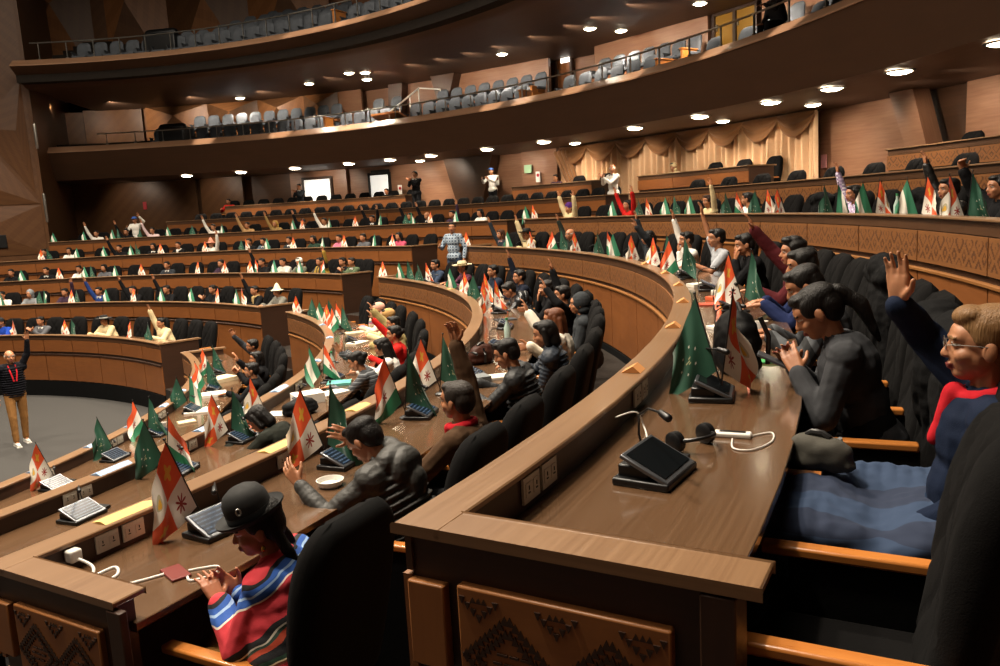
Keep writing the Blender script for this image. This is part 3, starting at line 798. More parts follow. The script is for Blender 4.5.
# ================================================================ people
def V(*a): return Vector(a)
def solve_elbow(S, H, a, b, hint):
    d = H-S; L = min(d.length, (a+b)*.995); u = d.normalized(); H2 = S+u*L
    x = (a*a-b*b+L*L)/(2*L); h = math.sqrt(max(0, a*a-x*x))
    p = hint - u*hint.dot(u)
    if p.length < 1e-4: p = V(0, 0, -1) - u*u.z*-1
    return S+u*x+p.normalized()*h, H2
FING = ((-.030, .060, -.10), (-.011, .070, -.03), (.010, .066, .04), (.029, .052, .12))
def hand(m, W, d, n, side, curl=.25, rf=.0085, spread=1.0, k=1.0):
    """palm, four fingers and a thumb. W wrist, d along the hand, n out of the palm, side +1 = thumb towards n x d"""
    d = d.normalized(); n = (n - d*n.dot(d)).normalized(); s = d.cross(n)*side
    for o, L, sp in FING:
        base = W + d*.088*k + s*(-o)*k
        m.cap(W+d*.012*k+s*(-o)*.6*k, base, .0145*k, .0115*k, 8)
        dr = (d + s*(-sp)*spread*-1*-1).normalized(); p = base; c = 0
        for j, f in enumerate((.45, .32, .25)):
            c += curl*(1.0 if j else .7)
            q = p + (dr*math.cos(c) + n*math.sin(c))*L*f*1.15*k
            m.cap(p, q, rf*(1-.08*j)*k, rf*(.92-.08*j)*k, 7); p = q
    m.ell(W+d*.05*k+n*.002, (.036*k, .05*k, .014*k), Matrix((s, d, n)).transposed(), 10, 7)
    b = W + d*.028*k + s*.026*k + n*.006*k
    p1 = b + (s*.75+d*.65+n*.25).normalized()*.042*k; p2 = p1 + (s*.4+d*.85+n*.3).normalized()*.032*k
    m.cap(b, p1, .014*k, .011*k, 8); m.cap(p1, p2, .0105*k, .0085*k, 8)
TMP = bpy.data.scenes.new('workbench')
def evaluate(o, vox, smooth=3, wrinkle=0, seed=0, dec=0):
    """fuses the overlapping limbs of a figure into one continuous skin"""
    rm = o.modifiers.new('r', 'REMESH'); rm.mode = 'VOXEL'; rm.voxel_size = vox
    s = o.modifiers.new('s', 'SMOOTH'); s.iterations = smooth; s.factor = .5
    TMP.collection.objects.link(o); 
    with bpy.context.temp_override(scene=TMP, view_layer=TMP.view_layers[0]):
        dg = bpy.context.evaluated_depsgraph_get(); me = bpy.data.meshes.new_from_object(o.evaluated_get(dg))
    TMP.collection.objects.unlink(o)
    o.modifiers.clear(); old = o.data; o.data = me; bpy.data.meshes.remove(old)
    if wrinkle:
        sd = Vector((seed*3.1, seed*1.7, 0)); nr = [v.normal.copy() for v in me.vertices]
        for v, n in zip(me.vertices, nr):
            c = v.co; f = noise.noise(Vector((c.x*9, c.y*9, c.z*16))+sd) + .5*noise.noise(Vector((c.x*24, c.y*24, c.z*30))+sd)
            v.co = c + n*f*wrinkle
    me.polygons.foreach_set('use_smooth', [True]*len(me.polygons)); me.update()
    return o
SKIN = {}
def skin(h='a8714f'):
    if h in SKIN: return SKIN[h]
    t = NT('skin_'+h); n = t.noise(t.mapped('Object', (1, 1, 1)), 30, 3); c = hexc(h)
    t.l(t.mix(n, tuple(x*.86 for x in c), tuple(min(1, x*1.12) for x in c)), t.b.inputs['Base Color'])
    t.b.inputs['Roughness'].default_value = .5; t.b.inputs['Subsurface Weight'].default_value = .08; t.b.inputs['Subsurface Radius'].default_value = (.02, .008, .004)
    SKIN[h] = t.m; return t.m
M['lip'] = flat('lips', '7d3a34', .45); M['eye'] = flat('dark_eye', '140d0a', .2); M['eyewhite'] = flat('eye_white', 'cfc6bb', .3)
def hair_mat(h='0f0b09'):
    key = ('hair', h)
    if key in MATS: return MATS[key]
    t = NT('hair_'+h); n = t.noise(t.mapped('Object', (60, 60, 6)), 3, 4); c = hexc(h)
    t.l(t.mix(n, tuple(x*.55 for x in c), tuple(min(1, x*1.5) for x in c)), t.b.inputs['Base Color']); t.b.inputs['Roughness'].default_value = .5; t.b.inputs['Specular IOR Level'].default_value = .3
    t.bump(n, .8, .006); MATS[key] = t.m; return t.m
def puffer_mat(name, h, freq=17, rough=.6):
    key = ('puff', name)
    if key in MATS: return MATS[key]
    t = NT('puffer_'+name); c = hexc(h); t.b.inputs['Base Color'].default_value = (*c, 1); t.b.inputs['Roughness'].default_value = rough
    t.bump(t.noise(t.mapped('Object', (1, 1, 1)), 45, 3), .5, .006); MATS[key] = t.m; return t.m

DEF = dict(h=.95, seat=True, lean=.12, yaw=0, nod=0, tilt=0, R=None, L=None, Rn=None, Ln=None, Rd=None, Ld=None, Rcurl=.25, Lcurl=.25,
           hair='short', hc='0f0b09', top='suit', tc=None, trousers=None, skin='a8714f', vox=.012, seed=0, hat=None, scarf=None, shirt=None, fem=False, extra=None, twist=0, hood=False, spread=1.0)
POSE = {                                     # hand targets from each shoulder (x outwards, y forward, z up), palm normals
 'desk': ((-.02, .38, -.085), None), 'up': ((.10, .14, .50), V(0, 1, 0)), 'up_out': ((.15, .14, .47), V(0, 1, 0)), 'up_fwd': ((.05, .32, .38), V(0, 1, .2)),
 'chin': ((-.15, .16, .02), V(0, -1, 0)), 'lap': ((-.08, .24, -.40), V(0, 0, -1)), 'phone': ((-.10, .30, -.06), V(0, -1, .2)), 'side': ((.12, .05, -.46), V(-1, 0, 0)),
 'head': ((-.06, .10, .16), V(0, -.3, -1)), 'up_low': ((.12, .26, .30), V(0, 1, 0)), 'clap': ((-.16, .34, -.02), None)}
def figure(**kw):
    """one person in a frame of its own: the origin lies on the floor under the pelvis, +Y is where the person faces"""
    c = dict(DEF); c.update(kw); k = c['h']; vox = c['vox']; far = vox > .011
    root = empty('person', (0, 0, 0))
    P = V(0, 0, .53)*k if c['seat'] else V(0, 0, .93)*k
    up = V(0, math.sin(c['lean']), math.cos(c['lean'])); X = V(1, 0, 0); fw = X.cross(up)*-1
    if c['twist']: X = Matrix.Rotation(c['twist'], 3, 'Z') @ X
    ww = .93 if c['fem'] else 1.0
    chest = P+up*.34*k; neck = P+up*.47*k+fw*.01
    sh = {1: P+up*.43*k+X*.165*k*ww, -1: P+up*.43*k-X*.165*k*ww}
    hm = Matrix.Rotation(c['yaw'], 3, 'Z') @ Matrix.Rotation(-c['nod']-c['lean']*.35, 3, 'X') @ Matrix.Rotation(c['tilt'], 3, 'Y')
    hc = neck + up*.045*k + hm @ V(0, .022, .115)*k
    a, b = .27*k, .235*k
    arms = {}
    for s, key in ((1, 'R'), (-1, 'L')):
        t = c[key] or 'desk'; nrm = c[key+'n']
        if isinstance(t, str): t, dn = POSE[t]; nrm = nrm or dn
        tgt = sh[s] + (X*s*t[0] + V(0, 1, 0)*t[1] + V(0, 0, 1)*t[2])*k
        hint = V(s*.5, -.25, -.8) if t[2] < .1 else V(s*.8, -.1, -.25)
        el, wr = solve_elbow(sh[s], tgt, a, b, hint)
        fd = (wr-el).normalized()
        if t[2] < -.05 and t[1] > .2 and c['seat']: hd, n = V(-s*.25, .95, -.12), nrm or V(0, 0, -1)
        else: hd, n = fd*.6 + V(0, 0, .55 if t[2] > .2 else .1), nrm or V(-s, 0, 0)
        if c[key+'d']: hd = V(*c[key+'d'])
        arms[s] = (el, wr, hd, Vector(n))
    # legs
    legs = {}
    for s in (1, -1):
        hip = P + V(s*.085, 0, -.02)*k
        if c['seat']: kn, an = V(s*.11, .40, .50)*k, V(s*.11, .43, .09)*k
        else:
            f = c.get('stride', 0)*s; kn, an = V(s*.10, .02+f*.6, .50)*k, V(s*.10, -.01+f, .09)*k
        legs[s] = (hip, kn, an)
    # ---- the body: one skin
    m = MB()
    def e(cn, rad, R=None): m.ell(cn, rad, R, 16, 10)
    m.ell(P+up*.02, (.15*k, .11*k, .12*k)); m.ell(P+up*.17*k, (.125*k*ww, .095*k, .15*k)); m.ell(chest, (.15*k*ww, .10*k, .15*k))
    m.cap(sh[1]-X*.02, sh[-1]+X*.02, .05*k, .05*k); m.cap(neck-up*.04*k, hc-hm@V(0, .02, .05)*k, .053*k*ww, .05*k*ww)
    def H(x, y, z): return hc + hm @ V(x, y, z)*k
    RM = hm
    for cn, rad in (((0, -.012, .022), (.074, .094, .084)), ((0, .018, -.035), (.060, .070, .072)), ((0, .045, -.082), (.034, .036, .026)), ((0, .052, .028), (.056, .036, .044)),
                    ((.034, .048, -.03), (.026, .032, .026)), ((-.034, .048, -.03), (.026, .032, .026))):
        m.ell(H(*cn), tuple(q*k for q in rad), RM, 18, 12)
    m.cap(H(0, .080, .008), H(0, .099, -.028), .0085*k, .0125*k, 8); m.ell(H(0, .094, -.032), (.017*k, .012*k, .009*k), RM, 10, 6)
    m.ell(H(0, .088, -.058), (.021*k, .010*k, .0055*k), RM, 10, 6); m.ell(H(0, .086, -.068), (.018*k, .010*k, .0065*k), RM, 10, 6)
    for s in (1, -1):
        m.ell(H(s*.076, -.008, -.012), (.011*k, .02*k, .032*k), RM @ Rz(s*.3), 10, 8)
        m.ell(H(s*.030, .077, .004), (.013*k, .009*k, .008*k), RM, 10, 6); m.cap(H(s*.016, .088, .022), H(s*.045, .078, .022), .006*k, .005*k, 6)
        el, wr, hd, n = arms[s]
        m.cap(sh[s], el, .047*k*ww, .037*k*ww); m.cap(el, wr, .037*k*ww, .024*k*ww)
        hand(m, wr, hd, n, s, c['Rcurl' if s > 0 else 'Lcurl'], (.0105 if far else .0085), c['spread'], k)
        hip, kn, an = legs[s]
        m.cap(hip, kn, .08*k, .052*k); m.cap(kn, an, .052*k, .034*k); m.cap(an-V(0, .02, .03)*k, an+V(0, .13, -.055)*k, .034*k, .026*k)
    body = m.build('body', [skin(c['skin']), M['lip'], M['eye'], hair_mat(c['hc']), M['eyewhite']], root)
    evaluate(body, vox if not far else .0125, 2)
    if not far:
        inv = hm.transposed(); mi = []
        for p in body.data.polygons:
            q = inv @ (p.center-hc)/k; t = 0
            if q.y > .05 and abs(q.x) < .06 and abs(q.z) < .1:
                if abs(q.z+.062) < .0085 and abs(q.x) < .022: t = 1
                elif ((abs(abs(q.x)-.031)/.0065)**2 + ((q.z-.004)/.0055)**2) < 1: t = 2
                elif ((abs(abs(q.x)-.031)/.0135)**2 + ((q.z-.004)/.0062)**2) < 1: t = 4
                elif abs(q.z-.024+.12*max(0, abs(q.x)-.032)) < .0045 and .014 < abs(q.x) < .048: t = 3
            mi.append(t)
        body.data.polygons.foreach_set('material_index', mi)
    # ---- upper garment
    top, tm = c['top'], c['tc']
    g = {'suit': .016, 'sweater': .014, 'shirt': .010, 'puffer': .034, 'coat': .026, 'shawl': .03, 'jacket': .02}[top]*k + .004
    m = MB(); gs = .8*g
    if top == 'puffer':
        n = 13
        for i in range(n):
            f = i/(n-1); cc = P+up*(-.06+.49*f)*k; w = (.165+.035*math.sin(PI*f*.9))*k*ww
            m.ell(cc, (w+.01, (.13+.02*math.sin(PI*f))*k, .027*k), Matrix((X, fw, up)).transposed(), 20, 8)
        m.ell(P+up*.2*k, (.14*k, .10*k, .26*k))
    else:
        m.ell(P+up*.0, (.16*k+g, .125*k+g, .12*k)); m.cap(P-X*.03-fw*.02, P+X*.03-fw*.02, .128*k+g*.5, .128*k+g*.5, 14); m.ell(P+up*.17*k, (.13*k*ww+g, .10*k+g, .17*k)); m.ell(chest, (.155*k*ww+g, .105*k+g, .15*k+g))
        if c['fem']: m.ell(chest+fw*.05*k+X*.06*k-up*.03*k, (.06*k, .06*k, .06*k)); m.ell(chest+fw*.05*k-X*.06*k-up*.03*k, (.06*k, .06*k, .06*k))
    m.cap(sh[1], sh[-1], .055*k+gs, .055*k+gs); m.cap(sh[1]-X*.03, neck+up*.0, .05*k+gs*.6, .045*k+gs*.4); m.cap(sh[-1]+X*.03, neck, .05*k+gs*.6, .045*k+gs*.4)
    for s in (1, -1):
        el, wr, hd, n = arms[s]; w2 = wr-(wr-el).normalized()*.012
        if c.get('short_sleeve'): m.cap(sh[s], sh[s].lerp(el, .7), .05*k*ww+gs, .046*k*ww+gs); continue
        if top == 'puffer':
            for q in range(8): m.ell(sh[s].lerp(el, q/8), ((.062-.008*q/8)*k,)*2+(.023*k,), (el-sh[s]).to_track_quat('Z', 'Y').to_matrix(), 14, 7)
            for q in range(8): m.ell(el.lerp(w2, q/7.5), ((.054-.014*q/8)*k,)*2+(.021*k,), (w2-el).to_track_quat('Z', 'Y').to_matrix(), 14, 7)
        gq = gs*(.35 if top == 'puffer' else 1); m.cap(sh[s], el, .05*k*ww+gq, .041*k*ww+gq); m.cap(el, w2, .041*k*ww+gq, .028*k*ww+gq)
    if top in ('suit', 'jacket', 'coat', 'puffer'):                # collar
        for i in range(12):
            t = 2*PI*i/12
            if abs(((t-PI/2+PI) % (2*PI))-PI) < .5: continue
            m.cap(neck+V(math.cos(t)*.062, math.sin(t)*.058, .0)*k-up*.012, neck+V(math.cos(t)*.064, math.sin(t)*.060-.004, .035 if top != 'puffer' else .045)*k, .013*k, .010*k, 6)
    if c['hood']:
        m.ell(neck-fw*.08*k+up*.0, (.15*k, .08*k, .08*k)); m.ell(neck-fw*.12*k-up*.07, (.13*k, .065*k, .12*k)); m.ell(neck-fw*.14*k-up*.15, (.08*k, .05*k, .09*k))
    if top == 'shawl':
        for i in range(7):
            f = i/6; m.cap(P+up*(.40-.36*f)*k-X*(.12+.10*f)*k, P+up*(.40-.36*f)*k+X*(.12+.10*f)*k, (.10+.03*f)*k, (.10+.03*f)*k, 14)
    gm = tm or cloth('suit_black', '131315')
    garm = m.build({'suit': 'suit_jacket', 'sweater': 'sweater', 'shirt': 'shirt', 'puffer': 'puffer_jacket', 'coat': 'coat', 'shawl': 'shawl', 'jacket': 'jacket'}[top], gm, root)
    evaluate(garm, max(vox, .007) if not far else .016, 1 if top == 'puffer' else 3, 0 if far else (.004 if top != 'puffer' else .005)*1.0, c['seed'])
    # ---- trousers, shoes
    m = MB(); m.ell(P+up*.05, (.165*k, .128*k, .18*k)) if c['seat'] else m.ell(P-up*.02, (.152*k, .115*k, .15*k))
    for s in (1, -1):
        hip, kn, an = legs[s]; m.cap(hip, kn, .092*k, .066*k); m.cap(kn, an+V(0, 0, .01), .066*k, .05*k)
        if c.get('skirt'): m.cap(hip+V(s*.04, 0, .02), kn+V(s*.03, .03, -.01), .15*k, .14*k); m.cap(kn, kn-V(0, -.02, .3), .14*k, .15*k); m.cap(kn, kn-V(s*.1, 0, .0), .1*k, .1*k)
    tr = m.build('skirt' if c.get('skirt') else 'trousers', c['trousers'] or cloth('trousers_black', '161618'), root)
    evaluate(tr, .016 if (far or c['seat']) else .011, 2, 0 if far else .004, c['seed']+5)
    for s in (1, -1):
        an = legs[s][2]; m = MB(); m.cap(an-V(0, .035, .045)*k, an+V(0, .13, -.058)*k, .04*k, .033*k, 10); m.box(an+V(0, .05, -.083)*k, (.075*k, .25*k, .02*k))
        m.build('shoe', c.get('shoes') or M['black'], root, True)
    if c['shirt']:                                                   # shirt front and tie seen between the lapels
        m = MB(); a_, b_ = neck+fw*.05*k, chest+fw*(.098*k+g)-up*.03
        for i_ in range(7):
            q_ = a_.lerp(b_, i_/6); w_ = (.05*(1-i_/6)+.008)*k; m.cap(q_-X*w_, q_+X*w_, .016*k, .016*k, 8)
        m.ell(neck+up*.004, (.060*k, .060*k, .022*k))
        m.build('shirt_front', c['shirt'], root, True)
    if c['scarf']:
        m = MB()
        for i in range(14):
            t0, t1 = 2*PI*i/14, 2*PI*(i+1)/14
            m.cap(neck+V(math.cos(t0)*.068, math.sin(t0)*.066, .018-.018*math.sin(t0))*k, neck+V(math.cos(t1)*.068, math.sin(t1)*.066, .018-.018*math.sin(t1))*k, .026*k, .026*k, 8)
        m.cap(neck+fw*.085*k, chest+fw*(.10*k+g)-up*.02, .034*k, .022*k); m.cap(neck+fw*.085*k+X*.02, chest+fw*(.09*k+g)+X*.05+up*.03, .03*k, .018*k)
        sc_ = m.build('scarf', c['scarf'], root); evaluate(sc_, .008 if not far else .014, 2, .003, 3)
    # ---- hair
    st = c['hair']; m = MB()
    def hb(cn, rad): m.ell(H(*cn), tuple(q*k for q in rad), RM, 16, 10)
    if st not in ('bald', 'hooded'):
        hb((0, -.022, .052), (.080, .096, .064)); hb((0, -.055, .005), (.077, .062, .085)); hb((0, .042, .082), (.058, .042, .028))
        for s in (1, -1): hb((s*.066, -.008, .035), (.016, .045, .045))
    if st == 'bald':
        hb((0, -.06, -.005), (.072, .05, .04))
        for s in (1, -1): hb((s*.068, -.02, .008), (.014, .045, .025))
    if st == 'swept': hb((0, -.03, .05), (.086, .104, .072)); hb((0, -.07, .0), (.07, .055, .07)); hb((0, .035, .088), (.062, .045, .03))
    if st == 'quiff': hb((0, .04, .098), (.062, .055, .03)); hb((.01, -.01, .10), (.07, .07, .03))
    if st in ('long', 'long_open'):
        for s in (1, -1):
            m.cap(H(s*.066, -.02, .03), H(s*.078, -.03, -.14), .026*k, .03*k); m.cap(H(s*.05, -.06, .0), H(s*.065, -.075, -.24), .04*k, .03*k); hb((s*.07, .02, .02), (.016, .03, .05))
        m.cap(H(0, -.07, .0), H(0, -.095, -.27), .06*k, .045*k); hb((0, .045, .075), (.062, .04, .03))
    if st in ('bob',):
        for s in (1, -1): m.cap(H(s*.066, -.015, .03), H(s*.072, -.02, -.085), .03*k, .028*k)
        m.cap(H(0, -.065, .02), H(0, -.07, -.09), .065*k, .06*k)
    if st == 'ponytail':
        m.ell(H(0, -.115, .035), (.03*k,)*3); m.cap(H(0, -.12, .035), H(.01, -.165, -.06), .032*k, .036*k); m.cap(H(.01, -.165, -.06), H(.01, -.15, -.23), .036*k, .014*k)
        for s in (1, -1): hb((s*.066, .012, .03), (.014, .04, .045))
    if st == 'bun': m.ell(H(0, -.115, .02), (.042*k,)*3)
    if st == 'braids':
        for s in (1, -1):
            m.cap(H(s*.05, -.06, -.02), H(s*.07, -.09, -.12), .03*k, .024*k)
            for q in range(9): m.ell(H(s*.07, -.095-.004*q, -.13-.026*q), (.021*k, .021*k, .02*k))
    if st == 'hooded':
        hb((0, -.03, .02), (.098, .108, .112)); hb((0, -.05, -.07), (.09, .08, .06))
    if m.v:
        hr = m.build('hood' if st == 'hooded' else 'hair', hair_mat(c['hc']) if st != 'hooded' else gm, root); evaluate(hr, .006 if not far else .0125, 2, .0035 if not far else 0, c['seed'])
    # ---- hats
    hat = c['hat']
    if hat:
        kind, hm_ = hat[0], hat[1]; m = MB(); HR = RM @ Rx(.05 if kind != 'bowler' else -.1)
        if kind == 'bowler':
            m.lathe([(.066, .045), (.118, .047), (.134, .062), (.134, .068), (.116, .056), (.088, .055), (.088, .10), (.084, .125), (.068, .15), (.04, .165), (.001, .17)], hc, 36, HR, 0, k, k*1.06)
        elif kind == 'straw':
            m.lathe([(.07, .04), (.16, .038), (.185, .055), (.185, .060), (.155, .046), (.088, .05), (.082, .10), (.07, .125), (.04, .125), (.001, .115)], hc, 32, HR, 0, k, k*1.1)
        elif kind == 'cone':
            m.lathe([(.07, .03), (.13, .02), (.15, .035), (.10, .05), (.07, .10), (.035, .17), (.001, .2)], hc, 24, HR, 0, k, k)
        elif kind == 'cap':
            m.lathe([(.083, .03), (.085, .06), (.07, .095), (.03, .112), (.001, .115)], hc, 24, HR, 0, k, k*1.12); m.box(hc+HR@V(0, .115, .04)*k, (.11*k, .08*k, .01*k), HR)
        elif kind == 'beanie':
            m.lathe([(.088, .0), (.092, .04), (.088, .075), (.065, .11), (.03, .125), (.001, .128)], hc+HR@V(0, -.015, .012)*k, 24, HR, 0, k, k*1.15)
        elif kind == 'scarfhead':
            m.ell(hc+HR@V(0, -.02, .035), (.095*k, .112*k, .085*k), HR, 20, 12); m.ell(hc+HR@V(0, -.05, -.07), (.085*k, .075*k, .08*k), HR, 18, 10)
        h_ = m.build({'bowler': 'bowler_hat', 'straw': 'straw_hat', 'cone': 'pointed_hat', 'cap': 'cap', 'beanie': 'beanie', 'scarfhead': 'headscarf'}[kind], hm_, root, True)
        if kind in ('bowler', 'straw'):
            m = MB(); m.lathe([(.0895, .058), (.0905, .06), (.0895, .078), (.0885, .078)], hc, 36, HR, 0, k, k*1.06 if kind == 'bowler' else k*1.1); bd = m.build('hat_band', hat[2] if len(hat) > 2 else M['black'], h_, True)
    root['_c'] = 1
    root.pop('_c') if '_c' in root else None
    info = dict(hc=hc, hm=hm, neck=neck, P=P, up=up, fw=fw, X=X, arms=arms, sh=sh, k=k)
    return root, info
SEATED = {}
def note_seat(k, block, a): SEATED.setdefault((k, block), []).append(a)
PB = {}                                       # far figures of the same make share their meshes
def person(k, x, label, fwd=.0, rel=1.08, **kw):
    """a delegate on the chair of row k that lies in the direction of column x of the photograph (x may be an angle given as deg=...)"""
    deg = kw.pop('deg', None); block = kw.pop('block', 'near'); group = kw.pop('group', None); turn = kw.pop('turn', 0)
    a = deg if deg is not None else bearing(x, Rk(k)+CHR-.08, floorz(k)+1.0, *((NEAR0, 36) if block == 'near' else (33, 115)))
    key = kw.pop('key', None)
    fwd -= .12 if (block == 'near' and k < 1) else .04; loc = pol(Rk(k)+.94-fwd, a, floorz(k)); rz = facing(a)+turn
    if key and key in PB:
        src, info = PB[key]; r = copy_tree(src, loc, rz)
        inh = kw.get('tc')
        for ch in kids(r):
            n = ch.name.split('.')[0]
            if n in ('suit_jacket', 'sweater', 'shirt', 'puffer_jacket', 'coat', 'shawl', 'jacket') and inh: sl = ch.material_slots[0]; sl.link = 'OBJECT'; sl.material = inh
            if n == 'hair' and kw.get('hc'): sl = ch.material_slots[0]; sl.link = 'OBJECT'; sl.material = hair_mat(kw['hc'])
    else:
        r, info = figure(**kw); r.location = loc; r.rotation_euler = (0, 0, rz)
        if key: PB[key] = (r, info)
    tag(r, label, 'person', group); note_seat(k, block, a)
    return r, info
# ================================================================ flags, consoles and small things on the desks
def flag_mat(kind):
    key = ('flag', kind)
    if key in MATS: return MATS[key]
    t = NT('flag_'+kind); uv = t.n('ShaderNodeTexCoord').outputs['UV']; s = t.n('ShaderNodeSeparateXYZ'); t.l(uv, s.inputs[0]); U, Vv = s.outputs[0], s.outputs[1]
    def gt(a, b): return t.math('GREATER_THAN', a, b)
    def lt(a, b): return t.math('LESS_THAN', a, b)
    def dist(cx_, cy_):
        return t.math('SQRT', t.math('ADD', t.math('POWER', t.math('SUBTRACT', U, cx_), 2), t.math('POWER', t.math('SUBTRACT', Vv, cy_), 2)))
    def star(cx_, cy_, r, amp, n):
        an = t.math('ARCTAN2', t.math('SUBTRACT', Vv, cy_), t.math('SUBTRACT', U, cx_))
        return lt(dist(cx_, cy_), t.math('MULTIPLY_ADD', t.math('COSINE', t.math('MULTIPLY', an, n)), amp, r))
    OR, WH, GR, RD, YL = hexc('e2541c'), hexc('e9e2d4'), hexc('0c4a34'), hexc('96261c'), hexc('d9a52c')
    if kind == 'checker':
        x = t.math('ABSOLUTE', t.math('SUBTRACT', gt(U, .5), gt(Vv, .5))); c = t.mix(x, OR, WH)
        for a, b in ((.25, .75), (.75, .25)): pass
        c = t.mix(star(.25, .25, .09, .035, 4), c, YL); c = t.mix(star(.76, .78, .09, .035, 4), c, YL)
        c = t.mix(star(.25, .75, .085, .05, 8), c, RD); c = t.mix(star(.74, .26, .10, .01, 3), c, hexc('b9b090')); c = t.mix(star(.74, .28, .06, .01, 3), c, YL)
    elif kind == 'green':
        c = GR
        for i in range(7):
            if i == 6: break
            an = 2*PI*i/6+.3; c = t.mix(star(.5+.2*math.cos(an), .55+.2*math.sin(an), .016, .008, 5), c, WH)
        c = t.mix(t.math('MULTIPLY', star(.5, .55, .05, .03, 3), t.math('GREATER_THAN', t.math('SINE', t.math('MULTIPLY', Vv, 150)), 0)), c, hexc('b9b68a'))
    elif kind == 'tri':
        c = t.mix(gt(Vv, .33), OR, WH); c = t.mix(gt(Vv, .66), c, hexc('157048')); c = t.mix(star(.5, .5, .10, .045, 8), c, RD)
    elif kind == 'mint':
        c = t.mix(gt(U, .36), hexc('2c7a58'), WH)
        c = t.mix(gt(U, .72), c, hexc('2c7a58'))
    n = t.noise(t.mapped('UV', (1, 1, 1)), 90, 2)
    if isinstance(c, tuple): t.b.inputs['Base Color'].default_value = (*c, 1)
    else: t.l(c, t.b.inputs['Base Color'])
    t.b.inputs['Roughness'].default_value = .55; t.b.inputs['Sheen Weight'].default_value = .3
    t.bump(n, .15, .002); MATS[key] = t.m; return t.m
def cloth_sheet(m, top, pd, out, L, W, seed, thick=.0015):
    """flag cloth that hangs from a slanted pole: pd runs down the pole, out points away from it"""
    n = 14; G = []
    for j in range(n+1):
        v = j/n; row = []
        base = top + pd*L*v; droop = math.radians(68-34*v**1.3)
        for i in range(n+1):
            u = i/n; d = (out*math.cos(droop) + V(0, 0, -1)*math.sin(droop))
            p = base + d*W*u*(1-.06*v); side = out.cross(V(0, 0, 1))
            p += side*(.034*math.sin(u*4.2+v*3.0+seed)*u + .017*math.sin(u*10+seed*2-v*5)*u)
            row.append(p)
        G.append(row)
    for sgn in (1, -1):
        b = len(m.v)
        for j in range(n+1):
            for i in range(n+1): m.v.append(tuple(G[j][i] + out.cross(V(0, 0, 1))*thick*sgn))
        for j in range(n):
            for i in range(n):
                a = b+j*(n+1)+i; q = (a, a+1, a+n+2, a+n+1); uv = [(i/n, j/n), ((i+1)/n, j/n), ((i+1)/n, (j+1)/n), (i/n, (j+1)/n)]
                if sgn < 0: q = q[::-1]; uv = uv[::-1]
                m.f.append(q); m.uv.append(uv); m.mi.append(0)
FL = {}
FNAME = {'checker': 'orange chequered', 'green': 'dark green', 'tri': 'tricolour', 'mint': 'green white'}
def flag_proto(kinds, var, tuck=False):
    key = (kinds, var)
    root = empty('table_flag', (0, 0, 0))
    m = MB(); m.lathe([(.045, 0), (.045, .008), (.03, .016), (.012, .02), (.001, .02)], (0, 0, 0), 18); m.build('base', M['black'], root, True)
    H = .44
    for i, kd in enumerate(kinds):
        sx = (1 if i == 0 else -1)
        lean = V(-.32 if i == 0 else .12, .05*var, 1).normalized()
        top = V(.008*sx, 0, .015) + lean*H
        m = MB(); m.cap(V(.008*sx, 0, .012), top, .0038, .0032, 8); m.ell(top+V(0, 0, .004), (.007,)*3, None, 8, 6); m.build('pole', M['black'], root, True)
        m = MB(); a = .35*var + (0 if i == 0 else 2.6); out = V(-math.cos(a)*sx if i == 0 else math.cos(a-2.6), math.sin(a), 0).normalized()
        if i == 0: out = V(-math.cos(.35*var), -abs(math.sin(.35*var))-.1, 0).normalized()
        else: out = V(math.cos(.35*var), -.25, 0).normalized() if not tuck else V(.22, .95, 0).normalized()
        cloth_sheet(m, top-lean*.01, -lean, out, .33, .265, var*1.7+i)
        m.build('flag_cloth', flag_mat(kd), root, True, angle=0)
    return root
def put_flag(k, x, kinds, label, block='near', deg=None, dr=.30, var=0, group=None, tuck=False):
    kinds = tuple(kinds); R = Rk(k)
    a = deg if deg is not None else bearing(x, R+dr, capz(k)+.1, *((NEAR0, 36) if block == 'near' else (33, 115)))
    p = pol(R+dr, a, capz(k)-.119)
    # cloth turned so that it hangs broadside to the hall's centre
    rz = (math.atan2(p.y, p.x) - PI/2 + .4*math.sin(5*(x or a))) if block == 'near' else facing(a) + PI + .3*math.sin(x or a)
    key = (kinds, var, tuck)
    if key not in FL: c = FL[key] = flag_proto(kinds, var, tuck); c.location = p; c.rotation_euler = (0, 0, rz)
    else: c = copy_tree(FL[key], p, rz)
    return tag(c, label, 'flag', group)
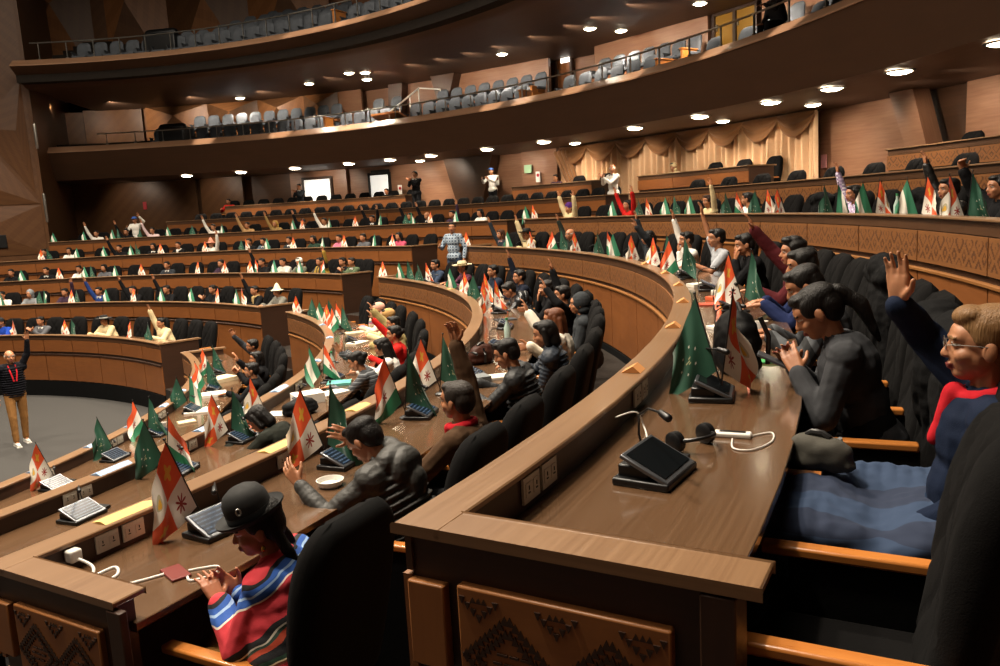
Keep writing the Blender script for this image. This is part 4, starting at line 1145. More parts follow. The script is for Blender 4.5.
# ---- conference console
def screen_mat():
    t = NT('console_screen'); uv = t.n('ShaderNodeTexCoord').outputs['UV']; s = t.n('ShaderNodeSeparateXYZ'); t.l(uv, s.inputs[0])
    st = t.math('GREATER_THAN', t.math('SINE', t.math('MULTIPLY', s.outputs[1], 260)), .3)
    n = t.noise(t.mapped('UV', (60, 8, 1)), 5, 2)
    band = t.math('MULTIPLY', t.math('GREATER_THAN', n, .47), st)
    c = t.mix(band, hexc('16263a'), hexc('7f9bb8')); t.b.inputs['Base Color'].default_value = (*hexc('0b0f14'), 1)
    t.l(c, t.b.inputs['Emission Color']); t.b.inputs['Emission Strength'].default_value = .38; t.b.inputs['Roughness'].default_value = .2
    return t.m
M['screen'] = screen_mat(); M['screen_off'] = flat('dark_glass', '101315', .08)
def console(loc, rz, label, on=True, mic=True, cls=[None]):
    if cls[0] is not None and on and mic:
        c = copy_tree(cls[0], loc, rz); return tag(c, label, 'console')
    root = empty('conference_console', loc, rz, label, 'console')
    T = Rx(math.radians(26)); o = V(0, -.01, .055)
    m = MB(); m.box((0, .0, .012), (.25, .18, .024)); m.box((0, .03, .035), (.2, .10, .05)); m.build('base', M['black'], root, bevel=.006)
    m = MB(); m.box(o, (.235, .165, .014), T); tb = m.build('tablet', flat('dark_bezel', '6a6c70', .3, .7), root, bevel=.004)
    m = MB(); a = o + T @ V(0, .003, .0085); m.box(a, (.205, .135, .003), T); sc_ = m.build('screen', M['screen'] if on else M['screen_off'], tb)
    m = MB(); m.box(V(.155, .02, .012), (.07, .13, .02)); m.build('card_reader', M['black'], root, bevel=.003)
    if mic:
        pts = [V(.09, .07, .02), V(.09, .09, .10), V(.07, .08, .17), V(.03, .03, .205), V(-.02, -.03, .21)]
        m = MB(); m.tube(pts, .004, 8); ml = m.build('gooseneck', M['black'], root, True)
        m = MB(); m.cap(pts[-1], pts[-1]+V(-.03, -.035, -.006), .010, .013); m.build('microphone_head', M['black'], ml, True)
        m = MB(); m.lathe([(.018, 0), (.018, .03), (.012, .035)], V(.09, .07, .012), 12); m.build('mic_socket', M['grey_plastic'], root, True)
    if on and mic and cls[0] is None: cls[0] = root
    return root
def headset(loc, rz, label):
    root = empty('headset', loc, rz, label, 'headphones')
    n = 18; B = Rx(math.radians(14)); pts = [B @ V(.075*math.cos(PI*i/n), .085*math.sin(PI*i/n), 0) + V(0, 0, .035) for i in range(n+1)]
    m = MB(); m.tube(pts, .007, 8); m.build('headband', M['black'], root, True)
    for s in (0, -1):
        p = pts[s]; m = MB(); m.lathe([(.02, -.018), (.036, -.012), (.036, .012), (.026, .018), (.001, .018)], p, 18, Ry(PI/2)); m.build('ear_cup', M['black'], root, True)
    return root
def desk_pt(k, deg, dr, up=0): return pol(Rk(k)+dr, deg, capz(k)-.12+up)
def box_thing(name, loc, size, rz, mat, label, cat, bevel=.004, tilt=None):
    m = MB(); m.box((0, 0, size[2]/2), size); o = m.build(name, mat, bevel=bevel); o.location = loc; o.rotation_euler = (tilt or 0, 0, rz); return tag(o, label, cat)
def tent_card(k, deg, mat, label, w=.10, d=.07, h=.045, group=None):
    m = MB(); B = Rz(facing(deg)+PI/2*0)
    P = [V(-w/2, -d/2, .001), V(w/2, -d/2, .001), V(w/2, d/2, .001), V(-w/2, d/2, .001)]; r = [V(-w/2, d*.1, h), V(w/2, d*.1, h)]
    m.quad([P[0], P[1], r[1], r[0]]); m.quad([r[0], r[1], P[2], P[3]]); m.quad([P[1], P[2], r[1]]); m.quad([P[3], P[0], r[0]]); m.quad([P[3], P[2], P[1], P[0]])
    o = m.build('name_card', mat); o.location = pol(Rk(k)+.06, deg, capz(k)); o.rotation_euler = (0, 0, facing(deg)+PI); return tag(o, label, 'card', group)
ORD = ['first', 'second', 'third', 'fourth', 'fifth', 'sixth', 'seventh', 'eighth', 'ninth', 'tenth', 'eleventh', 'twelfth', 'thirteenth', 'fourteenth', 'fifteenth', 'sixteenth', 'seventeenth', 'eighteenth', 'nineteenth', 'twentieth']
def rowname(k): return ROWWORD[k]+' row'
def place_flags(k, block, items):
    items = sorted(items, key=lambda t: t[0])
    for i, it in enumerate(items):
        x, kinds = it[0], it[1]; kw = it[2] if len(it) > 2 else {}
        nm = ' and '.join(FNAME[q] for q in kinds)
        where = 'across the aisle' if block == 'far' else 'of near block'
        lab = f'{nm} table flag, {ORD[i]} from left, {rowname(k)} {where}'
        put_flag(k, x, kinds, lab, block, var=i % 3, group=None, **kw)
c_, g_, t_, w_ = 'checker', 'green', 'tri', 'mint'
place_flags(0, 'near', [(472, (c_,)), (514, (w_,)), (537, (c_,)), (559, (t_, g_)), (582, (c_,)), (606, (g_, t_)), (622, (w_,)), (641, (c_,)), (662, (c_, g_)), (681, (t_, g_)), (740, (c_, g_), dict(deg=-12.7, dr=.5)), (716, (g_, c_), dict(deg=-22.6, dr=.42, tuck=True))])
place_flags(-1, 'near', [(388, (c_,)), (406, (w_, g_)), (425, (g_, c_)), (458, (w_,)), (472, (c_,)), (482, (g_, c_)), (493, (c_, c_)), (425.5, (c_, g_), dict(deg=-15.0)), (405, (t_, g_), dict(deg=-17.9)), (330, (c_, g_), dict(deg=-22.1)), (205, (c_,), dict(deg=-26.1))])
place_flags(-2, 'near', [(303, (c_,)), (319, (g_,)), (327, (w_, g_)), (334, (c_, t_)), (340, (t_, g_)), (326, (w_, t_), dict(deg=-2)), (262, (c_,), dict(deg=-10.3)), (218, (c_, g_), dict(deg=-13.6)), (120, (g_, t_), dict(deg=-17.8))])
place_flags(-3, 'near', [(204, (t_, g_), dict(deg=20)), (205, (t_, g_), dict(deg=12)), (183, (g_, w_), dict(deg=5)), (152, (t_, g_), dict(deg=-3)), (122, (g_,), dict(deg=-7.2)), (52, (c_,), dict(deg=-12.6))])
place_flags(1, 'near', [(531, (w_, c_)), (618, (w_,)), (645, (g_, c_)), (672, (w_, g_)), (697, (w_,)), (734, (g_, t_)), (764, (g_, c_)), (787, (c_,)), (836, (g_, w_)), (875, (w_, c_)), (921, (w_, c_)), (968, (c_, g_))])
place_flags(-3, 'far', [(17, (c_,)), (70, (c_, g_)), (131, (c_,)), (153, (g_,))])
place_flags(-2, 'far', [(5, (w_,)), (43, (g_, w_)), (75, (c_,)), (80, (g_,)), (110, (w_,)), (136, (c_,)), (166, (w_,)), (195, (w_,)), (219, (c_,)), (241, (w_, c_))])
place_flags(-1, 'far', [(27, (w_,)), (64, (c_,)), (89, (w_, g_)), (119, (w_,)), (146, (c_,)), (200, (c_,)), (229, (c_,)), (254, (c_, t_)), (278, (w_,)), (304, (w_,)), (325, (t_,))])
place_flags(0, 'far', [(46, (c_, g_)), (80, (w_,)), (108, (w_,)), (135, (w_, g_)), (165, (c_,)), (209, (c_,)), (245, (g_, c_)), (271, (w_,)), (297, (c_,)), (325, (w_,)), (348, (c_,)), (376, (w_,)), (396, (c_,))])
place_flags(1, 'far', [(58, (w_,)), (87, (w_,)), (116, (w_, g_)), (143, (g_,)), (172, (w_,)), (196, (g_,)), (225, (w_,)), (297, (w_,)), (305, (c_,)), (332, (w_,)), (359, (c_,)), (382, (w_,)), (410, (g_, w_)), (433, (c_,)), (459, (w_,))])
# ---- consoles in front of every second seat
for k in (0, -1, -2, -3):
    degs = {0: [-26.55, -22.6, -17.2, -12.4, -7, -2, 3, 8, 14, 20, 26], -1: [-26.1, -22.0, -17.6, -12.5, -7, -1, 5, 11, 18, 25, 31], -2: [-26.8, -22.2, -17.6, -13.4, -7, -1, 6, 13, 21, 29], -3: [-24, -18.5, -13.2, -8.0, -2.5, 4, 12, 20]}[k]
    for i, d in enumerate(degs):
        console(desk_pt(k, d, .38), facing(d)+PI*0+.12*math.sin(d), f'black conference console with tilted screen, {ORD[i]} from the desk end on the {rowname(k)}', on=not (k == 0 and i < 2))
headset(desk_pt(0, -25.35, .42), facing(-25)+2.6, 'black headset lying beside the nearest console on the fourth row desk')
headset(desk_pt(-2, -12.7, .44), 1.2, 'black headset beside a console on the second row desk')
headset(desk_pt(-1, -21.1, .28), 2.0, 'black headset behind the console in front of the grey puffer jacket')
# ---- cards on the rails
yel, blu, tan = flat('yellow_card', 'd9b56a', .7), flat('blue_card', '8fb2da', .7), flat('tan_card', 'c98a4e', .7)
for i, d in enumerate([-22.9, -18.2, -13.8, -9.3, -4.6, 0.5]): tent_card(0, d, tan, f'tan tent card on the fourth row rail, {ORD[i]} from the desk end', .10, .085, .03)
for i, (d, w) in enumerate([(-27.0, .26), (-22.6, .24), (-18.8, .2), (-13.5, .1), (-9, .1), (16, .08)]): tent_card(-1, d, yel, f'yellow card on the third row rail, {ORD[i]} from the desk end', w, .09, .012)
for i, (d, w) in enumerate([(-19.3, .3), (-13.9, .14), (-9.9, .15), (-6, .3), (2, .1), (12, .1), (20, .08)]): tent_card(-2, d, blu, f'pale blue card on the second row rail, {ORD[i]} from the desk end', w, .1, .02)
for i, (d, w) in enumerate([(-12.6, .12), (-7.4, .16), (-2.6, .14), (3.5, .16), (9, .08), (15, .08)]): tent_card(-3, d, blu, f'pale blue card on the first row rail, {ORD[i]} from the desk end', w, .09, .02)
# ---- cables and chargers
def cable(name, pts, r, mat, label):
    """smooth curve through the points"""
    P = [Vector(p) for p in pts]; out = []
    for i in range(len(P)-1):
        p0, p1, p2, p3 = P[max(i-1, 0)], P[i], P[i+1], P[min(i+2, len(P)-1)]
        for j in range(8):
            t = j/8; out.append(.5*((2*p1)+(-p0+p2)*t+(2*p0-5*p1+4*p2-p3)*t*t+(-p0+3*p1-3*p2+p3)*t**3))
    out.append(P[-1]); m = MB(); m.tube(out, r, 8); return tag(m.build(name, mat, None, True), label, 'cable')
def dp(k): return lambda deg, dr, up=.004: desk_pt(k, deg, dr, up)
a = dp(0)
cable('charging_cable', [a(-25.1, .135, .07), a(-24.9, .2, .08), a(-24.9, .23, .02), a(-25.4, .29), a(-25.1, .38), a(-25.0, .44), a(-24.8, .47)], .0032, M['white'], 'white charging cable from the socket to the adapter on the fourth row desk')
cable('charging_cable', [a(-24.7, .60), a(-24.5, .66), a(-24.9, .67), a(-25.3, .62), a(-25.3, .56), a(-24.9, .54)], .003, M['white'], 'looped end of white cable beside the adapter on the fourth row desk')
box_thing('power_adapter', a(-24.75, .535, 0), (.13, .045, .018), math.radians(-24.75), M['white'], 'white adapter bar with a dark slot on the fourth row desk', 'adapter', .006)
box_thing('adapter_slot', a(-24.75, .535, .0185), (.09, .018, .002), math.radians(-24.75), M['black'], 'dark phone-shaped slot lying on the white adapter', 'device', .001)
b = dp(-1)
box_thing('charger', b(-28.35, .14, .045), (.05, .05, .05), math.radians(-28), M['white'], 'white cube charger plugged in at the end of the third row desk', 'charger', .008)
cable('charging_cable', [b(-28.35, .17, .06), b(-28.3, .24, .03), b(-28.6, .32), b(-28.2, .34), b(-28.0, .26), b(-28.7, .28), b(-28.6, .40), b(-28.2, .47), b(-27.8, .52)], .006, M['white'], 'thick white cable from the cube charger to the red phone')
cable('charging_cable', [b(-27.6, .58), b(-27.3, .66), b(-27.55, .70), b(-27.85, .66), b(-27.7, .6)], .005, M['white'], 'white cable loop beside the red phone')
ph = box_thing('phone', b(-27.75, .55, 0), (.075, .14, .01), math.radians(-27.75)+1.2, flat('red_phone', '6e2a25', .35), 'dark red phone lying on the third row desk by the woman in the bowler hat', 'phone', .003)
m = MB(); m.lathe([(.05, 0), (.062, .012), (.07, .035), (.066, .035), (.056, .012), (.001, .006)], (0, 0, 0), 24)
o = m.build('bowl', M['white'], None, True); o.location = desk_pt(-1, -23.4, .52); tag(o, 'small white round bowl on the third row desk before the grey puffer jacket', 'bowl')
def cup(loc, label, mat, h=.095):
    m = MB(); m.lathe([(.027, 0), (.038, h), (.035, h), (.025, .006), (.001, .006)], (0, 0, 0), 20); o = m.build('paper_cup', mat, None, True); o.location = loc; return tag(o, label, 'cup')
cup(desk_pt(0, -16.8, .55), 'white paper cup between the ponytailed woman and the man in striped sweater', M['white'])
cup(desk_pt(-3, -1.3, .35), 'white paper cup on the first row desk', M['white'])
box_thing('phone', desk_pt(0, -19.75, .57), (.075, .15, .012), math.radians(70), flat('green_case', '3f9d55', .5), 'phone in bright green case on the desk before the ponytailed woman', 'phone', .004)
def book(k, d, dr, size, rz, mat, label, up=0): return box_thing('paper_stack', desk_pt(k, d, dr, up), size, rz, mat, label, 'papers', .002)
book(-3, 9.5, .45, (.32, .24, .04), .4, M['paper'], 'stack of white papers on the first row desk near the aisle')
book(-3, 16, .45, (.34, .3, .06), .9, flat('buff', 'cdbb98', .8), 'buff open folder on the far end of the first row desk')
book(-3, 4, .5, (.4, .26, .02), .2, M['paper'], 'large white sheets spread on the first row desk')
book(-2, -6.6, .4, (.3, .22, .1), .5, M['paper'], 'bulky white bag of papers on the second row desk')
book(-2, -2.5, .5, (.26, .2, .03), .1, flat('teal_box', '5fb4a8', .5), 'teal folder on the second row desk')
book(-2, -4.8, .55, (.3, .2, .02), .8, M['paper'], 'white sheets beside the teal folder on the second row desk')
book(-1, -13.2, .45, (.22, .16, .05), .4, flat('grey_cap', '6a6e70', .8), 'grey folded cap on the third row desk')
book(0, -9.8, .42, (.24, .18, .03), .3, flat('red_folder', 'c8562e', .6), 'orange-red folder on the fourth row desk under the flags')
book(0, -15.6, .38, (.26, .2, .02), .3, M['paper'], 'white papers on the fourth row desk by the console')
def soft_bag(loc, rad, label, mat, name='bag', strap=True, rz=0, seed=1):
    root = empty(name, loc, rz, label, 'bag'); m = MB(); w, d, h = rad
    m.ell((0, 0, h*.5), (w, d, h*.56)); m.ell((0, 0, h*.25), (w*1.05, d*1.1, h*.3)); m.ell((w*.1, 0, h*.8), (w*.7, d*.8, h*.25))
    b_ = m.build('bag_body', mat, root); evaluate(b_, .012, 3, .012, seed)
    if strap:
        for s in (-1, 1):
            m = MB(); m.tube([V(s*w*.4, -d*.9, h*.9), V(s*w*.5, -d*1.25, h*.6), V(s*w*.5, -d*1.2, h*.15)], .012, 8); m.build('strap', M['black'], root, True)
        m = MB(); m.tube([V(-w*.3, 0, h*1.0), V(-w*.1, 0, h*1.12), V(w*.2, 0, h*1.12), V(w*.35, 0, h*1.0)], .012, 8); m.build('handle', M['black'], root, True)
    return root
soft_bag(desk_pt(0, -20.7, .44), (.15, .10, .30), 'black backpack standing on the fourth row desk behind the green flag', cloth('bag_black', '0c0c0d', .6), 'backpack', rz=facing(-20)+.5)
soft_bag(desk_pt(-2, -8.9, .50), (.18, .11, .14), 'black bag slumped on the second row desk beside the chequered flag', cloth('bag_black', '0c0c0d', .6), strap=False, rz=.6, seed=4)
soft_bag(desk_pt(-1, -9.8, .33), (.15, .09, .16), 'brown handbag among cables on the third row desk', cloth('bag_brown', '3a2018', .5), 'handbag', rz=.9, seed=5)

def bottle(loc, h, mat, label):
    m = MB(); m.lathe([(.03, 0), (.033, .01), (.033, h*.62), (.012, h*.82), (.012, h*.93)], (0, 0, 0), 16); root = empty('water_bottle', loc, 0, label, 'bottle'); m.build('bottle_body', mat, root, True)
    m = MB(); m.lathe([(.015, h*.92), (.015, h)], (0, 0, 0), 12); m.build('bottle_cap', flat('green_cap', '2f7a4c', .5), root, True)
bot = flat('clear_bottle', 'a9bdb4', .1)
bottle(desk_pt(1, bearing(897, Rk(1)+.35, capz(1), -31, 36), .35), .3, bot, 'clear water bottle on the fifth row desk between the flags')
bottle(desk_pt(-2, 0.5, .3), .28, bot, 'clear water bottle on the second row desk near the teal folder')
bottle(desk_pt(-1, -5.5, .45), .26, bot, 'clear water bottle on the third row desk beyond the brown handbag')
for i, (k, d, dr, col, w) in enumerate([(0, -11, .3, 'b8452a', .2), (0, -8, .5, 'd8d2c4', .24), (0, -5.6, .35, 'd8d2c4', .2), (0, 3.5, .5, '8a8f96', .2), (-1, -12.6, .6, 'd8d2c4', .22), (-1, -7, .55, '8c6a50', .24), (-1, 2, .4, '2a2c30', .25), (-1, 9, .45, 'd8d2c4', .24), (-1, 15, .4, 'd8d2c4', .2), (-2, 7.5, .4, 'c97a55', .3), (-2, 12, .45, 'd8cdb8', .3), (-2, 17, .5, 'b8a98c', .3), (-2, -9, .3, 'd8d2c4', .25), (-3, 0.5, .5, 'c8b492', .2), (-3, -1.5, .3, 'b53a2a', .12)]):
    book(k, d, dr, (w, w*.72, .012+.01*(i % 3)), d*.3+i, flat('paper_'+col, col, .8), f"{ {'b8452a': 'rust red', 'd8d2c4': 'white', '8a8f96': 'grey', '8c6a50': 'brown', '2a2c30': 'black', 'c97a55': 'salmon', 'd8cdb8': 'cream', 'b8a98c': 'buff', 'c8b492': 'tan', 'b53a2a': 'small red'}[col]} papers on the {rowname(k)} desk, {ORD[i]} heap from the nearest desk end")
# ================================================================ who sits where
SU, SW, PU, JK, CT, SHW, SH = 'suit', 'sweater', 'puffer', 'jacket', 'coat', 'shawl', 'shirt'
BLK, WHT = cloth('suit_black', '131315'), cloth('white_shirt', 'ded9d0', .85)
GRY, NVY, CRM = cloth('grey_suit', '55565a'), cloth('navy', '1d2648'), cloth('cream', 'cdb98f')
SHIRTM = cloth('white_shirt', 'ded9d0', .85)
H = .0062
# ---- nearest desk (fourth row)
r, i1 = person(0, 0, 'woman in dark denim jacket and red neckerchief raising her right hand', deg=-25.3, fwd=-.17, vox=.0052, fem=True, R=(-.02, .24, .30), Rn=V(-.8, .6, .1), Rd=(-.05, .05, 1), Rcurl=.12, L='lap', hair='swept', hc='7a5a38', skin='b07a58',
    top=JK, tc=cloth('denim', '121c30', .85, 300, .4), scarf=cloth('red_scarf', 'b5202a'), trousers=cloth('blue_trousers', '1c2a40'), lean=-.14, nod=.06, seed=3, h=1.0)
def glasses(root, info):
    m = MB(); hc, hm, k = info['hc'], info['hm'], info['k']
    for s in (1, -1):
        pts = [hc + hm @ V(s*.032+.022*math.cos(t*PI/8), .098, .003+.016*math.sin(t*PI/8))*k for t in range(17)]; m.tube(pts, .0013, 6)
        m.tube([hc + hm @ V(s*.055, .096, .006)*k, hc + hm @ V(s*.079, .05, .008)*k, hc + hm @ V(s*.083, -.01, .003)*k], .0013, 6)
    m.tube([hc + hm @ V(-.01, .1, .006)*k, hc + hm @ V(.01, .1, .006)*k], .0013, 6); m.build('glasses', M['metal'], root, True)
glasses(r, i1)
def lap_blanket():
    g = facing(-25.67); root = empty('lap_blanket', pol(Rk(0)+1.12, -25.5, floorz(0)), g, 'blue plaid wool blanket with fringe over the lap of the woman in denim', 'blanket')
    m = MB()
    for i in range(13):
        y = -.14+.045*i; z = .60+.02*math.sin(i*.8); m.cap((-.17, y, z-.015), (.14, y, z+.01), .07, .06, 12)
        if i < 10: m.cap((.14, y, z+.01), (.30, y, .668), .045, .03, 10); m.cap((.30, y, .668), (.335, y, .42), .03, .028, 10)
        m.cap((-.17, y, z-.02), (-.20, y, .44), .05, .035, 12)
    for i in range(9): x = -.17+.042*i; m.cap((x, .42, .60), (x+.005*(i % 2), .475, .30+.02*(i % 3)), .06, .035, 12)
    o = m.build('blanket_cloth', plaid('blue_plaid', '15223a', '2d4463', '5d7690', 3.2), root); evaluate(o, .009, 6, .012, 2)
    for i in range(22):
        m = MB(); y = -.10; p = V(.14-.017*i, y+.012*math.sin(i), .615-.003*i); m.cap(p, p+V(-.008, -.045-.008*(i % 3), -.03), .005, .003, 6); m.build('fringe', flat('pale_fringe', '8fa3b8', .9), root, True)
lap_blanket()
soft_bag(pol(Rk(0)+.82, -24.75, floorz(0)+.69), (.12, .05, .11), 'small grey bag on the lap of the woman in denim', cloth('bag_grey', '4a4842', .8), 'handbag', strap=True, rz=facing(-25)+1.2, seed=9)
r, i4 = person(0, 0, 'woman with black ponytail in grey jacket looking down at her phone', deg=-21.7, fwd=.05, h=1.0, vox=.0056, fem=True, R=(-.08, .20, -.09), L=(-.08, .18, -.09), hair='ponytail', top=JK, tc=cloth('grey_jacket', '3a3b3e', .85), lean=.26, nod=.45, skin='a8714f', seed=4)
ph_ = (i4['arms'][1][1]+i4['arms'][-1][1])*.5 + V(0, .085, .03)
ph_ = r.location + Rz(r.rotation_euler.z) @ ph_
box_thing('phone', ph_, (.085, .17, .012), r.rotation_euler.z, M['grey_plastic'], 'grey phone held by the ponytailed woman over the desk', 'phone', .003, tilt=.45)
person(0, 0, 'man in grey and black striped sweater leaning over his papers', deg=-17.72, fwd=.05, h=1.0, vox=.0062, R=(-.02, .27, -.10), L=(-.02, .29, -.09), hair='short', top=SW, tc=stripes('sweater_stripes', [('2e3034', 3), ('55585c', 2), ('17181a', 2)], 1, 7, tilt=.5), lean=.32, nod=.35, seed=5)
person(0, 0, 'man in navy blue sweatshirt with clasped hands on the desk', deg=-13.75, fwd=.02, h=1.0, vox=H, R=(-.06, .3, -.06), L=(-.04, .33, -.06), top=SW, tc=NVY, lean=.25, nod=.1, seed=6)
person(0, 0, 'person in maroon and black raising a bare right forearm', deg=-9.78, h=1.0, vox=.007, R='up_fwd', L='desk', top=JK, tc=cloth('maroon', '4a1a1e'), lean=.1, seed=7, hair='quiff')
person(0, 0, 'person in black suit with hand at the chin beside the white-shirted man', deg=-3.8, h=1.0, vox=.007, R='chin', L='chin', top=SU, tc=BLK, lean=.22, nod=.1, seed=8)
person(0, 0, 'person in grey checked jacket raising a thin bare arm high', deg=1.2, h=1.0, vox=.008, R='up', L='desk', top=SH, tc=cloth('pale_grey', '9a9da2'), short_sleeve=True, seed=9)
person(0, 0, 'man in white shirt and dark vest with raised right hand', deg=5.6, vox=.008, R='up', L='chin', top=SH, tc=WHT, seed=10)
person(0, 0, 'person in charcoal jacket raising both arms over the head', deg=10.8, vox=.009, R='up', L='up_fwd', top=JK, tc=cloth('charcoal', '2c3034'), lean=.2, seed=11, hair='bob')
person(0, 568, 'grey-haired man in dark suit raising an arm beside the chequered flags', vox=.01, R='up_out', L='desk', top=SU, tc=cloth('dark_green_suit', '232823'), hair='bald', hc='8c8880', seed=12)
person(0, 525, 'person in black hat and cream coat with a red sleeve raised', vox=.01, R='up', L='desk', top=CT, tc=CRM, hat=('straw', flat('felt_black', '101010', .8)), seed=13)
person(0, 499, 'woman with brown hair and dark jacket raising her right arm', vox=.01, R='up_out', L='desk', top=JK, tc=cloth('dark_slate', '22282e'), hair='long', hc='3a2214', fem=True, shirt=cloth('pink_blouse', 'c99a96'), seed=14)
# ---- third row
r, i5 = person(-1, 0, 'woman in black bowler hat and red striped Andean shawl', deg=-27.4, fwd=-.05, turn=.3, yaw=.45, vox=.0052, fem=True, R=(-.10, .22, -.14), L=(-.08, .24, -.12), Rn=V(-.5, 0, .5), Rd=(-.3, .5, .6), Ld=(.3, .5, .6), hair='braids', top=SHW, skin='a56848',
    tc=stripes('aguayo', [('c2303a', 5), ('e8dccb', .4), ('2a57a8', 1.2), ('9ab8dc', .4), ('2a57a8', .9), ('16161a', .7), ('c2303a', 3.5), ('7a3a2a', .5), ('e0c9a0', .3), ('1d3a2a', .8), ('16161a', 1.5), ('b5442a', 1), ('30463a', .5), ('c9bfae', .3), ('16161a', 1)], 2, 2.9, tilt=.55), hat=('bowler', flat('felt_black', '101010', .8)), skirt=True, trousers=cloth('ochre_skirt', '6b4a22', .7, 150, .6), lean=.2, nod=.15, seed=15, h=.9)
m = MB(); hc_, hm_, k_ = i5['hc'], i5['hm'], i5['k']
m.tube([hc_+hm_@V(-.095, .03+.008*math.cos(t*PI/6), .105+.012*math.sin(t*PI/6)) for t in range(13)], .003, 8); m.build('hat_pin', M['metal'], r, True)
m = MB(); m.ell(hc_+hm_@V(-.085, -.005, -.055), (.008, .008, .012)); m.build('earring', flat('gold', 'd6b25a', .25, 1), r, True)
person(-1, 0, 'man in quilted grey puffer jacket with hood bent over the desk', deg=-23.2, fwd=.06, vox=.0056, R=(.0, .30, .10), L=(.1, .36, -.02), Rn=V(0, 1, 0), hair='short', top=PU, tc=puffer_mat('grey', '2f2e2b'), lean=.42, nod=.5, hood=True, seed=16)
person(-1, 0, 'man in brown jacket and red scarf raising his right arm high', deg=-20.9, vox=.0056, R=(.04, .12, .50), L='desk', Rcurl=.5, hair='short', hc='2a2420', top=JK, tc=cloth('brown_jacket', '4a3626'), scarf=cloth('red_scarf', 'b5202a'), lean=.12, yaw=-.15, seed=17)
person(-1, 0, 'man in black ribbed puffer jacket with glasses leaning forward', deg=-14.6, fwd=.08, vox=.006, R='desk', L='desk', hair='short', top=PU, tc=puffer_mat('black', '17181a'), lean=.25, nod=.25, seed=18)
person(-1, 0, 'woman with black bob and blue-black quilted jacket', deg=-11.4, vox=.0065, fem=True, R='desk', L='lap', hair='bob', top=PU, tc=puffer_mat('blueblack', '1d2530'), lean=.12, nod=.15, seed=19)
person(-1, 0, 'woman with auburn hair in cream coat holding up a phone', deg=-8.2, vox=.007, fem=True, R='phone', L='up_low', hair='long', hc='5a3018', top=CT, tc=cloth('cream_coat', 'd6cdbd'), lean=.15, seed=20)
person(-1, 0, 'person in dark hooded coat sitting back behind the raised arms', deg=-3.6, fwd=-.22, vox=.008, hair='hooded', R='lap', L='lap', top=CT, tc=cloth('slate_coat', '34373a'), seed=21)
person(-1, 0, 'person in black lifting both arms to frame a picture', deg=0.4, fwd=-.1, vox=.008, R='up', L='up_low', top=SU, tc=BLK, seed=22, hair='short')
person(-1, 0, 'woman in black with hand on her cheek beside the cream sleeve', deg=3.9, vox=.008, fem=True, R='chin', L='phone', top=SU, tc=BLK, hair='bun', seed=23)
person(-1, 0, 'man in shiny black puffer jacket bent forward over the desk', deg=7.6, fwd=.16, vox=.008, R='desk', L='desk', top=PU, tc=puffer_mat('shiny', '1a1b1e', rough=.3), lean=.5, nod=.3, hood=True, seed=24)
person(-1, 0, 'man in dark suit raising his open right hand', deg=12.2, vox=.008, R='up', L='desk', top=SU, tc=cloth('navy_suit', '181c28'), seed=25)
person(-1, 0, 'person in dark blue jacket seated before the black empty chair', deg=18.5, vox=.009, R='desk', L='desk', top=JK, tc=cloth('dark_blue', '1c2432'), seed=26)
person(-1, 0, 'man in pale straw hat and purple checked shirt', deg=24.6, vox=.008, R='desk', L='desk', top=SH, tc=plaid('purple_plaid', '4a1f35', '7a3a55', '2b1220', 14), hat=('straw', flat('straw', 'cfc2a0', .8), flat('hat_ribbon', '6a5a3c', .8)), lean=.2, seed=27)
person(-1, 0, 'man in slate blue suit near the aisle end of the third row', deg=30.2, vox=.009, R='desk', L='desk', top=SU, tc=cloth('slate_blue', '2f3a4c'), lean=.15, seed=28)
# ---- second row
person(-2, 0, 'black-haired person bent low over the second row desk', deg=-13.4, fwd=.15, vox=.008, R='desk', L='desk', hair='bob', top=JK, tc=cloth('dark_olive', '22241f'), lean=.6, nod=.5, seed=29)
person(-2, 0, 'black-haired woman in grey knit stretching out a dark sleeve', deg=-3.2, fwd=.1, vox=.008, fem=True, R=(.15, .35, .22), L='desk', hair='bun', top=SW, tc=stripes('knit', [('3c3e42', 2), ('6d7074', 1), ('202225', 1)], 2, 26), lean=.3, nod=.3, seed=30)
person(-2, 0, 'black-haired person in white shirt on the second row', deg=.5, vox=.008, R='desk', L='desk', hair='long', fem=True, top=SH, tc=WHT, lean=.2, nod=.2, seed=31)
person(-2, 0, 'woman in red sweater raising her right arm high', deg=4.8, vox=.008, fem=True, R='up_fwd', L='desk', hair='bun', top=SW, tc=cloth('bright_red', 'b3201c'), lean=.1, seed=32)
person(-2, 0, 'person wrapped in olive cloth with right hand up', deg=9.8, vox=.009, R='up_fwd', L='desk', hair='short', top=SHW, tc=cloth('olive_cloth', '9a8a5c'), seed=33)
person(-2, 0, 'person in tan headscarf and cream cloak', deg=14.4, vox=.009, R='desk', L='desk', top=SHW, tc=CRM, hat=('scarfhead', cloth('tan_head', 'b08a58')), seed=34)
person(-2, 0, 'person in pink headscarf with multicoloured shawl and hand at the mouth', deg=19.2, vox=.009, R='chin', L='desk', top=SHW, tc=stripes('multi', [('d8c9b0', 3), ('c07a90', 1), ('6a8a9c', 1), ('d8c9b0', 2), ('b5442a', .6)], 2, 5), hat=('scarfhead', cloth('pink_head', 'd3a08c')), seed=35)
# ---- first row
person(-3, 0, 'man in grey suit stretching his right hand high near the aisle', deg=23.4, vox=.009, R=(.02, .32, .36), L='lap', top=SU, tc=cloth('grey_suit_dark', '34363a'), seed=36, tilt=-.2)
person(-3, 0, 'black-haired woman with both hands raised together', deg=15.2, vox=.009, fem=True, R='clap', L='clap', hair='bob', top=SU, tc=BLK, seed=37)
person(-3, 0, 'person in black with one palm raised before the face', deg=9.4, vox=.009, R='up_low', L='desk', hair='short', top=SU, tc=BLK, lean=.1, seed=38)
